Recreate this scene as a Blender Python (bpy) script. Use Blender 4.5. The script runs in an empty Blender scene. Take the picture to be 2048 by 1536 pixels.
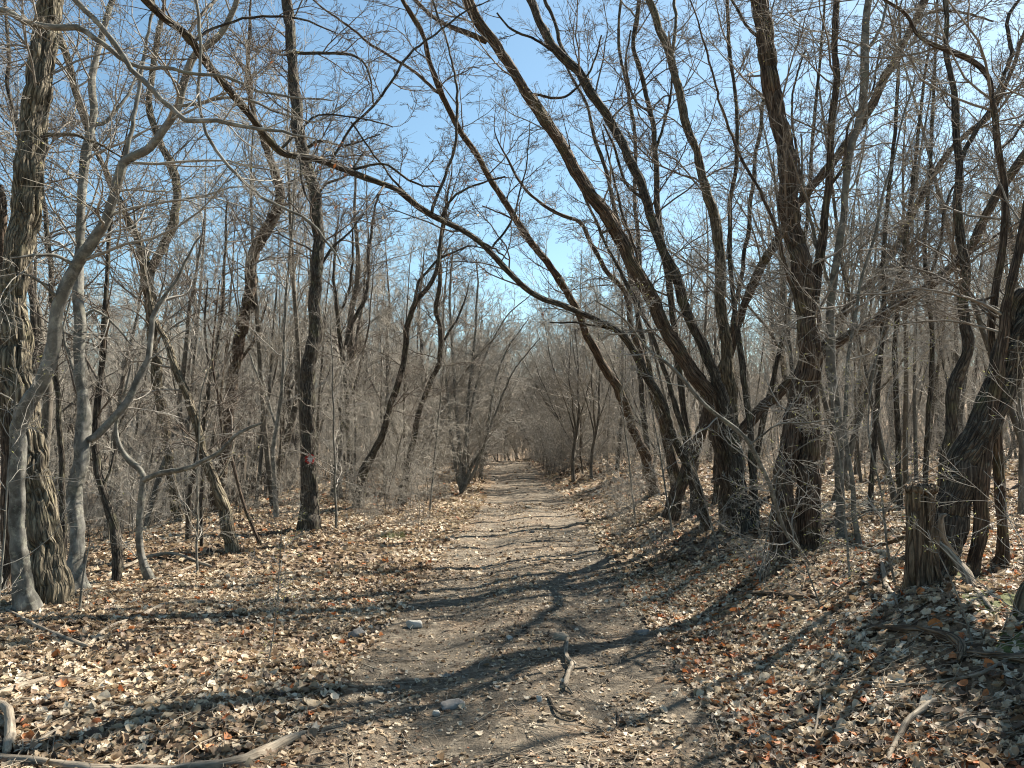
import bpy, math, numpy as np
from mathutils import Vector
S = bpy.context.scene
COL = S.collection
rng = np.random.default_rng(11)

# ------------------------------------------------------------------ camera, sky, sun, exposure
CAM_Z = 1.6
FPX = 1577.0                       # focal length in photograph pixels (2048 wide)
HORIZ = 880.0
PITCH = math.atan((HORIZ - 768.0) / FPX)
cd = bpy.data.cameras.new("camera"); cam = bpy.data.objects.new("camera", cd); COL.objects.link(cam)
cd.sensor_width = 36.0; cd.lens = 36.0 * FPX / 2048.0
cd.clip_start = 0.05; cd.clip_end = 5000
cam.location = (0, 0, CAM_Z); cam.rotation_euler = (math.pi / 2 + PITCH, 0, 0)
S.camera = cam

SUN_AZ, SUN_EL = math.radians(50), math.radians(45)
W = bpy.data.worlds.new("World"); S.world = W; W.use_nodes = True
wn = W.node_tree; wn.nodes.clear()
sky = wn.nodes.new("ShaderNodeTexSky"); sky.sky_type = 'NISHITA'; sky.sun_disc = False
sky.sun_elevation = SUN_EL; sky.sun_rotation = SUN_AZ
sky.air_density = 1.0; sky.dust_density = 0.6; sky.ozone_density = 1.0
bg = wn.nodes.new("ShaderNodeBackground"); bg.inputs[1].default_value = 0.057
wo = wn.nodes.new("ShaderNodeOutputWorld")
tint = wn.nodes.new('ShaderNodeVectorMath'); tint.operation = 'MULTIPLY'; tint.inputs[1].default_value = (0.88, 1.03, 0.97)
wn.links.new(sky.outputs[0], tint.inputs[0]); wn.links.new(tint.outputs[0], bg.inputs[0]); wn.links.new(bg.outputs[0], wo.inputs[0])
sl = bpy.data.lights.new("sun", 'SUN'); sl.energy = 5.0; sl.angle = math.radians(0.5); sl.color = (1.0, 0.94, 0.83)
so = bpy.data.objects.new("sun", sl); COL.objects.link(so)
sdir = Vector((math.sin(SUN_AZ) * math.cos(SUN_EL), math.cos(SUN_AZ) * math.cos(SUN_EL), math.sin(SUN_EL)))
so.rotation_euler = sdir.to_track_quat('Z', 'Y').to_euler(); so.location = (20, 20, 30)
S.view_settings.view_transform = 'Standard'; S.view_settings.look = 'None'
S.view_settings.gamma = 1; S.view_settings.exposure = 1.72
S.render.engine = 'CYCLES'
S.cycles.filter_width = 1.1; S.cycles.max_bounces = 4; S.cycles.diffuse_bounces = 1; S.cycles.glossy_bounces = 1; S.cycles.transmission_bounces = 3

# ------------------------------------------------------------------ noise and mesh helpers
def _hash(ix, iy, iz):
    h = (ix * 73856093) ^ (iy * 19349663) ^ (iz * 83492791)
    h = (h ^ (h >> 13)) * 1274126177
    h = (h ^ (h >> 16)) & 0xffffff
    return h / float(0xffffff)
def vnoise(x, y, z=0.0):
    x, y, z = np.broadcast_arrays(np.asarray(x, float), np.asarray(y, float), np.asarray(z, float))
    ix, iy, iz = np.floor(x).astype(np.int64), np.floor(y).astype(np.int64), np.floor(z).astype(np.int64)
    fx, fy, fz = x - ix, y - iy, z - iz
    fx, fy, fz = fx*fx*(3-2*fx), fy*fy*(3-2*fy), fz*fz*(3-2*fz)
    r = 0
    for a in (0, 1):
        for b in (0, 1):
            for c in (0, 1):
                r = r + _hash(ix+a, iy+b, iz+c) * (fx if a else 1-fx) * (fy if b else 1-fy) * (fz if c else 1-fz)
    return r * 2 - 1
def fbm(x, y, z=0.0, o=4):
    r, a = 0, 1.0
    for i in range(o):
        r = r + a * vnoise(np.asarray(x)*2**i + 17*i, np.asarray(y)*2**i + 5*i, np.asarray(z)*2**i); a *= 0.5
    return r
def sstep(a, b, x):
    t = np.clip((x - a) / (b - a), 0, 1); return t*t*(3-2*t)
def norm(v): return v / np.maximum(np.linalg.norm(v, axis=-1, keepdims=True), 1e-9)

def make_mesh(name, V, Q, mats, attrs=None, smooth=True, T=None, mi=None):
    """V (n,3), Q (m,4) quads, T (k,3) triangles"""
    me = bpy.data.meshes.new(name)
    nq = len(Q) if Q is not None else 0; nt = len(T) if T is not None else 0
    me.vertices.add(len(V)); me.vertices.foreach_set("co", np.ascontiguousarray(V, dtype=np.float32).ravel())
    idx = []; tot = []
    if nq: idx.append(np.asarray(Q, np.int32).ravel()); tot.append(np.full(nq, 4, np.int32))
    if nt: idx.append(np.asarray(T, np.int32).ravel()); tot.append(np.full(nt, 3, np.int32))
    idx = np.concatenate(idx); tot = np.concatenate(tot)
    me.loops.add(len(idx)); me.loops.foreach_set("vertex_index", idx)
    st = np.zeros(len(tot), np.int32); st[1:] = np.cumsum(tot)[:-1]
    me.polygons.add(len(tot)); me.polygons.foreach_set("loop_start", st)
    if smooth: me.polygons.foreach_set("use_smooth", np.ones(len(tot), bool))
    for k, a in (attrs or {}).items():
        if a.ndim == 2:
            at = me.attributes.new(k, 'FLOAT_VECTOR', 'POINT'); at.data.foreach_set("vector", a.astype(np.float32).ravel())
        else:
            at = me.attributes.new(k, 'FLOAT', 'POINT'); at.data.foreach_set("value", a.astype(np.float32))
    for m in (mats if isinstance(mats, (list, tuple)) else [mats]): me.materials.append(m)
    me.update(calc_edges=True)
    return me
def link(name, me, parent=None, **kw):
    o = bpy.data.objects.new(name, me); COL.objects.link(o)
    if parent is not None: o.parent = parent
    for k, v in kw.items():
        if v is not None: o[k] = v
    return o
def thing(name, label, cat, loc, group=None):
    o = bpy.data.objects.new(name, None); COL.objects.link(o); o.location = loc
    o.empty_display_size = 0.3
    o['label'] = label; o['category'] = cat
    if group: o['group'] = group
    return o

class Geo:
    """collects tubes (polylines with radii) into one mesh"""
    def __init__(s): s.V = []; s.Q = []; s.B = []; s.n = 0
    def add(s, P, R, k, disp=None):
        n, K, _ = P.shape
        if n == 0: return
        T = np.empty_like(P); T[:, 1:-1] = P[:, 2:] - P[:, :-2]; T[:, 0] = P[:, 1]-P[:, 0]; T[:, -1] = P[:, -1]-P[:, -2]
        T = norm(T); mean = norm(P[:, -1] - P[:, 0])
        ref = np.zeros((n, 3)); ax = np.argmin(np.abs(mean), axis=1); ref[np.arange(n), ax] = 1
        N1 = norm(np.cross(T, ref[:, None, :])); N2 = np.cross(T, N1)
        a = np.arange(k) * 2*math.pi/k
        ca, sa = np.cos(a), np.sin(a)
        Lc = np.concatenate([np.zeros((n, 1)), np.cumsum(np.linalg.norm(np.diff(P, axis=1), axis=2), axis=1)], 1)
        RR = np.repeat(R[:, :, None], k, 2)
        if disp is not None: RR = RR + disp(a[None, None, :] + 0*RR, Lc[:, :, None] + 0*RR, RR)
        V = P[:, :, None, :] + RR[..., None] * (ca[None, None, :, None]*N1[:, :, None, :] + sa[None, None, :, None]*N2[:, :, None, :])
        off = rng.uniform(0, 50, (n, 1, 1))
        B = np.stack([R[:, :, None]*ca + off, R[:, :, None]*sa + 0*off, Lc[:, :, None] + 0*ca], -1)
        i = np.arange(n)[:, None, None]; j = np.arange(K-1)[None, :, None]; l = np.arange(k)[None, None, :]
        b = s.n + i*K*k + j*k
        Q = np.stack([b + l, b + (l+1) % k, b + k + (l+1) % k, b + k + l], -1).reshape(-1, 4)
        s.V.append(V.reshape(-1, 3)); s.B.append(B.reshape(-1, 3)); s.Q.append(Q); s.n += n*K*k
    def mesh(s, name, mat):
        return make_mesh(name, np.concatenate(s.V), np.concatenate(s.Q), mat, {'bark': np.concatenate(s.B)})

# ------------------------------------------------------------------ materials
def mat_new(name):
    m = bpy.data.materials.new(name); m.use_nodes = True
    nt = m.node_tree; b = nt.nodes["Principled BSDF"]; b.inputs['Roughness'].default_value = 0.9
    b.inputs['Specular IOR Level'].default_value = 0.25
    return m, nt, b
def nd(nt, t, **kw):
    n = nt.nodes.new(t)
    for k, v in kw.items(): setattr(n, k, v)
    return n
def ramp(nt, fac, stops):
    r = nt.nodes.new("ShaderNodeValToRGB"); e = r.color_ramp.elements
    while len(e) < len(stops): e.new(0.5)
    for q, (p, c) in zip(e, stops): q.position = p; q.color = (*c, 1) if len(c) == 3 else c
    nt.links.new(fac, r.inputs[0]); return r.outputs[0]
def noise(nt, vec, scale, detail=4, rough=0.6, dist=0.0):
    n = nd(nt, "ShaderNodeTexNoise"); n.inputs['Scale'].default_value = scale; n.inputs['Detail'].default_value = detail
    n.inputs['Roughness'].default_value = rough; n.inputs['Distortion'].default_value = dist
    if vec is not None: nt.links.new(vec, n.inputs['Vector'])
    return n.outputs['Fac']
def mixc(nt, fac, a, b, mode='MIX'):
    m = nd(nt, "ShaderNodeMix", data_type='RGBA', blend_type=mode)
    for s_, v in ((0, fac), (6, a), (7, b)):
        if isinstance(v, (float, int)): m.inputs[s_].default_value = v
        elif isinstance(v, tuple): m.inputs[s_].default_value = (*v, 1)
        else: nt.links.new(v, m.inputs[s_])
    return m.outputs[2]
def bark_mat(name, dark, light, sc=40, zs=0.18, bump=0.02, moss=0.0, lich=0.25, strips=True, crev=0.35, plates=0):
    m, nt, b = mat_new(name)
    at = nd(nt, "ShaderNodeAttribute", attribute_name='bark')
    mp = nd(nt, "ShaderNodeMapping"); mp.inputs['Scale'].default_value = (1, 1, zs); nt.links.new(at.outputs['Vector'], mp.inputs[0])
    n1 = noise(nt, mp.outputs[0], sc, 6, 0.62, 0.4)
    n2 = noise(nt, at.outputs['Vector'], 7, 4, 0.6)
    col = ramp(nt, n1, [(0.36, tuple(c*crev for c in dark)), (0.47, dark), (0.66, light)])
    col = mixc(nt, ramp(nt, n2, [(0.4, (0, 0, 0)), (0.7, (1, 1, 1))]), col, tuple(c*0.62 for c in light))
    if lich > 0:
        n3 = noise(nt, at.outputs['Vector'], 16, 5, 0.7)
        col = mixc(nt, ramp(nt, n3, [(0.60 - 0.2*lich, (0, 0, 0)), (0.72, (lich+.25,)*3)]), col, (0.36, 0.35, 0.27))
    if moss > 0:
        n4 = noise(nt, at.outputs['Vector'], 3.5, 5, 0.7)
        col = mixc(nt, ramp(nt, n4, [(0.62 - 0.3*moss, (0, 0, 0)), (0.75, (moss,)*3)]), col, (0.17, 0.19, 0.05))
    if plates:
        vo = nd(nt, "ShaderNodeTexVoronoi", feature='DISTANCE_TO_EDGE'); vo.inputs['Scale'].default_value = sc*0.9
        dn = nd(nt, "ShaderNodeTexNoise"); dn.inputs['Scale'].default_value = 25; nt.links.new(mp.outputs[0], dn.inputs['Vector'])
        ds = nd(nt, "ShaderNodeVectorMath", operation='SCALE'); ds.inputs['Scale'].default_value = 0.03; nt.links.new(dn.outputs['Color'], ds.inputs[0])
        da = nd(nt, "ShaderNodeVectorMath", operation='ADD'); nt.links.new(mp.outputs[0], da.inputs[0]); nt.links.new(ds.outputs[0], da.inputs[1]); nt.links.new(da.outputs[0], vo.inputs['Vector'])
        col = mixc(nt, ramp(nt, vo.outputs['Distance'], [(0.02, (0.7,)*3), (0.12, (0, 0, 0))]), col, tuple(c*0.3 for c in dark))
        mm = nd(nt, "ShaderNodeMath", operation='MULTIPLY_ADD'); sq = ramp(nt, vo.outputs['Distance'], [(0.0, (0, 0, 0)), (0.25, (1, 1, 1))])
        nt.links.new(sq, mm.inputs[0]); mm.inputs[1].default_value = 0.8; nt.links.new(n1, mm.inputs[2]); n1 = mm.outputs[0]
    nt.links.new(col, b.inputs['Base Color'])
    if bump > 0:
        bp = nd(nt, "ShaderNodeBump"); bp.inputs['Distance'].default_value = bump; bp.inputs['Strength'].default_value = 1.0
        nt.links.new(n1, bp.inputs['Height']); nt.links.new(bp.outputs[0], b.inputs['Normal'])
    return m
M_OAK = bark_mat('oak_bark', (0.095, 0.076, 0.052), (0.36, 0.30, 0.205), 34, 0.16, 0.03, plates=1, moss=0.25, lich=0.2)
M_BEECH = bark_mat('beech_bark', (0.09, 0.082, 0.067), (0.25, 0.235, 0.205), 11, 0.8, 0.004, moss=0.2, lich=0.4, crev=0.7)
M_BROWN = bark_mat('brown_bark', (0.075, 0.052, 0.037), (0.26, 0.185, 0.13), 48, 0.09, 0.025, plates=1, moss=0.35, lich=0.15)
M_DARK = bark_mat('dark_bark', (0.05, 0.04, 0.032), (0.18, 0.15, 0.115), 45, 0.14, 0.02, plates=1, moss=0.35, lich=0.25)
M_TWIG = bark_mat('twig_bark', (0.15, 0.125, 0.10), (0.33, 0.285, 0.235), 14, 0.5, 0, moss=0.0, lich=0.2, crev=0.8)
M_TWIGP = bark_mat('pale_twig_bark', (0.23, 0.205, 0.17), (0.42, 0.385, 0.33), 14, 0.5, 0, moss=0.0, lich=0.0, crev=0.8)
M_TWIGD = bark_mat('dark_twig_bark', (0.09, 0.07, 0.055), (0.22, 0.18, 0.145), 14, 0.5, 0, moss=0.0, lich=0.2, crev=0.8)
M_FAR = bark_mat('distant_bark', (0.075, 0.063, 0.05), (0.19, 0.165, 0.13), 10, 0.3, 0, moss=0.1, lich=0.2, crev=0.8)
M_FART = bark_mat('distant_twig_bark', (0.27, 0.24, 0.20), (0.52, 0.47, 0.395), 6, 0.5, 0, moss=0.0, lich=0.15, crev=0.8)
M_DEAD = bark_mat('weathered_wood', (0.16, 0.125, 0.09), (0.44, 0.37, 0.28), 60, 0.06, 0.008, lich=0.1, crev=0.5)
M_ROT = bark_mat('rotten_wood', (0.12, 0.08, 0.05), (0.36, 0.26, 0.17), 42, 0.10, 0.03, plates=1, lich=0.1, moss=0.25, crev=0.3)

def litter_ground(name, path):
    m, nt, b = mat_new(name)
    g = nd(nt, "ShaderNodeNewGeometry"); P = g.outputs['Position']
    n1 = noise(nt, P, 1.3, 5, 0.6); n2 = noise(nt, P, 9, 6, 0.7); n3 = noise(nt, P, 60, 4, 0.7)
    v = nd(nt, "ShaderNodeTexVoronoi"); v.inputs['Scale'].default_value = 17 if not path else 26
    wv = nd(nt, "ShaderNodeVectorMath", operation='ADD'); sc = nd(nt, "ShaderNodeVectorMath", operation='SCALE')
    nz = nd(nt, "ShaderNodeTexNoise"); nz.inputs['Scale'].default_value = 11; nt.links.new(P, nz.inputs['Vector'])
    nt.links.new(nz.outputs['Color'], sc.inputs[0]); sc.inputs['Scale'].default_value = 0.12
    nt.links.new(P, wv.inputs[0]); nt.links.new(sc.outputs[0], wv.inputs[1]); nt.links.new(wv.outputs[0], v.inputs['Vector'])
    sp = nd(nt, "ShaderNodeSeparateColor"); nt.links.new(v.outputs['Color'], sp.inputs[0])
    leaf = ramp(nt, sp.outputs[0], [(0.0, (0.05, 0.033, 0.02)), (0.3, (0.13, 0.08, 0.045)), (0.55, (0.24, 0.155, 0.09)), (0.8, (0.36, 0.26, 0.165)), (1.0, (0.45, 0.35, 0.24))])
    soil = ramp(nt, n2, [(0.3, (0.07, 0.054, 0.038)), (0.48, (0.15, 0.12, 0.086)), (0.7, (0.28, 0.235, 0.175))])
    soil = mixc(nt, ramp(nt, n3, [(0.4, (0, 0, 0)), (0.68, (0.45,)*3)]), soil, (0.22, 0.18, 0.13))
    if path:
        k = ramp(nt, n1, [(0.47, (0, 0, 0)), (0.62, (0.55,)*3)])
        col = mixc(nt, k, soil, leaf)
    else:
        k = ramp(nt, n1, [(0.3, (0.55,)*3), (0.5, (0.95,)*3)])
        col = mixc(nt, k, soil, leaf)
    nt.links.new(col, b.inputs['Base Color'])
    bp = nd(nt, "ShaderNodeBump"); bp.inputs['Distance'].default_value = 0.04; bp.inputs['Strength'].default_value = 1.0
    ad = nd(nt, "ShaderNodeMath", operation='ADD'); nt.links.new(n2, ad.inputs[0]); nt.links.new(n3, ad.inputs[1])
    ad2 = nd(nt, "ShaderNodeMath", operation='MULTIPLY_ADD'); nt.links.new(sp.outputs[1], ad2.inputs[0]); ad2.inputs[1].default_value = 0.1 if path else 0.5
    nt.links.new(ad.outputs[0], ad2.inputs[2])
    nt.links.new(ad2.outputs[0], bp.inputs['Height']); nt.links.new(bp.outputs[0], b.inputs['Normal'])
    return m
M_GROUND = litter_ground('forest_floor', False); M_PATH = litter_ground('trodden_soil', True)
def leaf_mat():
    m, nt, b = mat_new('dead_leaf')
    at = nd(nt, "ShaderNodeAttribute", attribute_name='tone')
    col = ramp(nt, at.outputs['Fac'], [(0.0, (0.035, 0.025, 0.018)), (0.18, (0.10, 0.068, 0.045)), (0.38, (0.24, 0.16, 0.10)),
                                      (0.60, (0.43, 0.32, 0.20)), (0.80, (0.62, 0.51, 0.36)), (0.88, (0.72, 0.63, 0.49)), (0.90, (0.42, 0.13, 0.045)), (1.0, (0.50, 0.20, 0.07))])
    g = nd(nt, "ShaderNodeNewGeometry"); n = noise(nt, g.outputs['Position'], 45, 4, 0.6)
    col = mixc(nt, ramp(nt, n, [(0.35, (0.5,)*3), (0.65, (0, 0, 0))]), col, mixc(nt, 1.0, col, (0.5, 0.45, 0.4), 'MULTIPLY'))
    nt.links.new(col, b.inputs['Base Color']); b.inputs['Roughness'].default_value = 0.6; b.inputs['Specular IOR Level'].default_value = 0.35
    tr = nd(nt, "ShaderNodeBsdfTranslucent"); nt.links.new(col, tr.inputs[0])
    mx = nd(nt, "ShaderNodeMixShader"); mx.inputs[0].default_value = 0.25
    nt.links.new(b.outputs[0], mx.inputs[1]); nt.links.new(tr.outputs[0], mx.inputs[2])
    nt.links.new(mx.outputs[0], nt.nodes['Material Output'].inputs[0])
    return m
M_LEAF = leaf_mat()
def simple_mat(name, a, b_, sc=20, bump=0.005, rough=0.85):
    m, nt, b = mat_new(name); tc = nd(nt, "ShaderNodeTexCoord")
    n = noise(nt, tc.outputs['Object'], sc, 5, 0.65)
    nt.links.new(ramp(nt, n, [(0.3, a), (0.7, b_)]), b.inputs['Base Color']); b.inputs['Roughness'].default_value = rough
    bp = nd(nt, "ShaderNodeBump"); bp.inputs['Distance'].default_value = bump; nt.links.new(n, bp.inputs['Height']); nt.links.new(bp.outputs[0], b.inputs['Normal'])
    return m
M_BUD = simple_mat('spring_bud', (0.30, 0.30, 0.10), (0.42, 0.38, 0.14), 30)
M_MOSS = simple_mat('moss', (0.06, 0.065, 0.022), (0.15, 0.16, 0.05), 40, 0.01)
M_GRASS = simple_mat('grass_blade', (0.10, 0.16, 0.04), (0.26, 0.28, 0.09), 8)
M_DRY = simple_mat('dry_grass_blade', (0.30, 0.23, 0.13), (0.48, 0.40, 0.26), 8)
M_STW = simple_mat('pale_stone', (0.28, 0.26, 0.22), (0.48, 0.45, 0.40), 14)
M_STG = simple_mat('grey_stone', (0.12, 0.11, 0.10), (0.26, 0.24, 0.215), 14)
M_STB = simple_mat('brown_stone', (0.17, 0.14, 0.10), (0.33, 0.28, 0.21), 14)
M_RED = simple_mat('red_paint', (0.16, 0.02, 0.018), (0.45, 0.035, 0.03), 30, 0.01)
M_WHITE = simple_mat('white_paint', (0.25, 0.25, 0.25), (0.72, 0.72, 0.70), 45, 0.01)

# ------------------------------------------------------------------ terrain
def xc(y):
    y = np.asarray(y, float)
    return 0.02 + 0.35*np.exp(-((y-20)/9.0)**2) + 0.0*y - 0.09*np.maximum(y-41, 0)**1.5
def hgt(x, y, fine=True):
    x = np.asarray(x, float); y = np.asarray(y, float)
    c = xc(np.minimum(y, 90)); u = x - c
    h = 0.50*sstep(1.35, 3.3, u) + 0.012*np.clip(u-3.3, 0, 60)
    h = h*(1 - 0.25*sstep(25, 60, y))
    h = h + 0.46*sstep(23, 42, y) - 1.5*sstep(43, 62, y)
    l = np.maximum(-u - 4.9, 0)
    h = h + 0.06*sstep(1.2, 2.5, -u) - 2.6*(1-np.exp(-l*l/60.0))
    h = h - 0.05*np.exp(-((u+0.55)/0.33)**2) - 0.04*np.exp(-((u-0.65)/0.3)**2)
    far = np.hypot(x, y)
    h = h + 20.0*sstep(46, 240, far)
    nr = sstep(0.6, 1.8, np.abs(u))
    h = h + (0.02 + 0.07*nr)*fbm(x*0.55, y*0.55, 3.1, 3) + 0.014*fbm(x*3.1, y*3.1, 1.7, 3) + 0.007*vnoise(x*9, y*9, 5.5)
    h = h + 0.06*np.exp(-(((x-2.95)/0.5)**2 + ((y-5.5)/0.5)**2)) + 0.06*np.exp(-(((x-3.6)/0.35)**2 + ((y-5.0)/0.3)**2))
    return h
def axis(lo, a, b, hi, st, gr=1.10):
    mid = np.arange(a, b, st); up = [b]; s_ = st
    while up[-1] < hi: s_ *= gr; up.append(up[-1] + s_)
    dn = [a]; s_ = st
    while dn[-1] > lo: s_ *= gr; dn.append(dn[-1] - s_)
    return np.concatenate([np.array(dn[1:])[::-1], mid, np.array(up)])
gx = axis(-1600, -7, 7, 1600, 0.055, 1.07); gy = axis(-60, 2.6, 14, 2600, 0.055, 1.05)
GX, GY = np.meshgrid(gx, gy)
GZ = hgt(GX, GY)
nx, ny = len(gx), len(gy)
GV = np.stack([GX.ravel(), GY.ravel(), GZ.ravel()], -1)
ii = np.arange(ny-1)[:, None]*nx + np.arange(nx-1)[None, :]
GQ = np.stack([ii, ii+1, ii+nx+1, ii+nx], -1)
fxm = (GX[:-1, :-1] + GX[1:, 1:])/2; fym = (GY[:-1, :-1] + GY[1:, 1:])/2
def pathness(x, y):      # >0 on the trodden strip
    return 1.16 - 0.3*sstep(20, 32, y) + 0.22*vnoise(x*0.9, y*0.6, 9.0) + 0.16*vnoise(x*4, y*4, 2.0) - np.abs(x - xc(y))
pm = (pathness(fxm, fym) > 0) & (fym < 75) & (fym > -20)
def submesh(name, mask, mat):
    q = GQ[mask].reshape(-1, 4); u, inv = np.unique(q, return_inverse=True)
    return make_mesh(name, GV[u], inv.reshape(-1, 4), mat)
link('ground', submesh('ground', ~pm, M_GROUND), kind='structure')
link('path', submesh('path', pm, M_PATH), kind='structure')

# ------------------------------------------------------------------ pixel of the photograph -> point at a given depth
CP, SP = math.cos(PITCH), math.sin(PITCH)
def ray(px, py):
    u = (np.asarray(px, float) - 1024)/FPX; v = (768 - np.asarray(py, float))/FPX
    d = np.stack([u, CP - v*SP, SP + v*CP], -1)
    return d / d[..., 1:2]
def at(px, py, d): return np.array([0, 0, CAM_Z]) + ray(px, py)*np.asarray(d)[..., None]
def ground_hit(px, py, dmax=90):
    r = ray(px, py); ds = np.concatenate([np.arange(2.4, 15, 0.02), np.arange(15, dmax, 0.1)])
    z = CAM_Z + r[2]*ds; hh = hgt(r[0]*ds, ds)
    k = np.nonzero(z <= hh)[0]
    return ds[k[0]] if len(k) else dmax

# ------------------------------------------------------------------ branches
def resample(P, R, K):
    """smooth (Catmull-Rom) resampling of a polyline to K points"""
    P = np.asarray(P, float); R = np.asarray(R, float)
    D = np.concatenate([P, R[:, None]], 1)
    L = np.concatenate([[0], np.cumsum(np.linalg.norm(np.diff(P, axis=0), axis=1))])
    m = np.empty_like(D)
    m[1:-1] = (D[2:]-D[:-2])/(L[2:]-L[:-2])[:, None]; m[0] = (D[1]-D[0])/(L[1]-L[0]); m[-1] = (D[-1]-D[-2])/(L[-1]-L[-2])
    s = np.linspace(0, L[-1], K); i = np.clip(np.searchsorted(L, s, side='right')-1, 0, len(L)-2)
    h = (L[i+1]-L[i]); t = ((s-L[i])/h)[:, None]; h = h[:, None]
    O = (2*t**3-3*t**2+1)*D[i] + (t**3-2*t**2+t)*h*m[i] + (-2*t**3+3*t**2)*D[i+1] + (t**3-t**2)*h*m[i+1]
    return O[:, :3], np.maximum(O[:, 3], 0.0008), L[-1]
def grow(P, R, n, tr, lf, ang, K, up, wig, rf, rmin, flat=1.0, taper=0.45, labs=None, keep=None):
    """n children on each parent polyline; lf = length as a fraction of the parent's, or labs = absolute lengths"""
    m, Kp, _ = P.shape
    if m == 0: return np.zeros((0, K, 3)), np.zeros((0, K))
    idx = np.repeat(np.arange(m), n) if np.isscalar(n) else np.repeat(np.arange(m), np.asarray(n, int))
    N = len(idx)
    if N == 0: return np.zeros((0, K, 3)), np.zeros((0, K))
    t = rng.uniform(tr[0], tr[1], N); f = t*(Kp-1); i = np.minimum(f.astype(int), Kp-2); w = (f-i)[:, None]
    pos = P[idx, i]*(1-w) + P[idx, i+1]*w; tan = norm(P[idx, i+1]-P[idx, i]); r = R[idx, i]*(1-w[:, 0]) + R[idx, i+1]*w[:, 0]
    a = rng.uniform(ang[0], ang[1], N); az = rng.uniform(0, 2*math.pi, N)
    ref = rng.normal(size=(N, 3)); n1 = norm(np.cross(tan, ref)); n2 = np.cross(tan, n1)
    d = np.cos(a)[:, None]*tan + np.sin(a)[:, None]*(np.cos(az)[:, None]*n1 + np.sin(az)[:, None]*n2)
    d[:, 2] = d[:, 2]*flat; d = norm(d)
    pl = np.linalg.norm(np.diff(P, axis=1), axis=2).sum(1)[idx]
    L = (rng.uniform(lf[0], lf[1], N)*pl if labs is None else rng.uniform(labs[0], labs[1], N)) * (1 - taper*t)
    r0 = np.minimum(r*rf, 0.0068*L + rmin); r0 = np.maximum(r0, rmin)
    Q = np.empty((N, K, 3)); Q[:, 0] = pos; seg = (L/(K-1))[:, None]
    for k in range(1, K):
        Q[:, k] = Q[:, k-1] + d*seg
        d = norm(d + wig*rng.normal(size=(N, 3)) + np.array([0, 0, up]))
    s = np.linspace(0, 1, K)[None, :]
    RR = (r0[:, None]-rmin*0.8)*(1-s)**0.85 + rmin*0.8
    return Q, RR

def crown_from(parents, rt, dens=1.0, up=0.03, l1=(0.9, 2.2), tr=(0.25, 1.0), flat=0.8, mat=None, geo=None, n1=14, n2=6, n3=6, n4=2, tips=None):
    """parents: list of (P, R); returns a Geo with four orders of branches and twigs"""
    g = geo or Geo(); A = []; B = []; ln = []
    for P, R in parents:
        p, r, L = resample(P, R, 24); A.append(p); B.append(r); ln.append(L)
    A = np.array(A); B = np.array(B); ln = np.array(ln)
    cnt = np.maximum(1, (n1*dens*ln/4.5)).astype(int)
    P1, R1 = grow(A, B, cnt, tr, None, (0.5, 1.25), 9, up, 0.16, 0.5, rt*1.5, flat, 0.35, labs=l1)
    P2, R2 = grow(P1, R1, n2, (0.12, 0.98), (0.34, 0.72), (0.4, 1.05), 6, up*0.6, 0.15, 0.65, rt*1.15, flat, 0.5)
    P3, R3 = grow(P2, R2, n3, (0.1, 1.0), (0.3, 0.68), (0.4, 1.0), 5, up*0.5, 0.15, 0.7, rt, 0.9, 0.45)
    g.add(P1, R1, 5); g.add(P2, R2, 4); g.add(P3, R3, 3)
    end = P3
    if n4:
        P4, R4 = grow(P3, R3, n4, (0.2, 1.0), (0.3, 0.65), (0.4, 0.95), 3, 0, 0.12, 0.8, rt*0.85, 0.9, 0.3)
        g.add(P4, R4, 3); end = P4
    if tips is not None: tips.append(end)
    return g

def furrow(depth, f=26.0, zs=0.2, seed=0):
    def fn(a, L, R):
        x = np.cos(a)*R*f + seed; y = np.sin(a)*R*f; z = L*f*zs
        n = 1-np.abs(vnoise(x*1.0, y*1.0, z))*3.2
        n2 = vnoise(x*2.7, y*2.7, z*2.5)
        return depth*(-np.clip(n, 0, 1)**1.1*1.5 + 0.35*n2 + 0.08)
    return fn
def flare(s_from_base, R, amp, h=0.22):
    return R*(1 + amp*np.exp(-s_from_base/h))

def px_line(pts, d0, d1):
    """traced points (x, y, width in px) -> world polyline; depth runs from d0 at the base to d1 at the tip"""
    a = np.array([p[:2] for p in pts], float); w = np.array([p[2] for p in pts], float)
    s = np.concatenate([[0], np.cumsum(np.linalg.norm(np.diff(a, axis=0), axis=1))]); s /= s[-1]
    d = d0 + (d1-d0)*s
    P = at(a[:, 0], a[:, 1], d)
    return P, w*d/FPX/2

def bud_mesh(tips, n, size, mat, name='buds'):
    E = tips.reshape(-1, tips.shape[1], 3); k = rng.choice(len(E), min(n, len(E)), replace=False)
    tip = E[k, -1]; ax = norm(E[k, -1]-E[k, -2])
    s1 = norm(np.cross(ax, rng.normal(size=ax.shape))); s2 = np.cross(ax, s1); sz = size*rng.uniform(0.6, 1.3, (len(k), 1))
    V = np.stack([tip - ax*sz*.3, tip + s1*sz*.22 + ax*sz*.3, tip + s2*sz*.22 + ax*sz*.3, tip - (s1+s2)*sz*.2 + ax*sz*.3, tip + ax*sz*1.4], 1).reshape(-1, 3)
    b = np.arange(len(k))[:, None]*5
    T = np.concatenate([b+[0, 2, 1], b+[0, 3, 2], b+[0, 1, 3], b+[4, 1, 2], b+[4, 2, 3], b+[4, 3, 1]])
    return make_mesh(name, V, None, mat, T=T)

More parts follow.
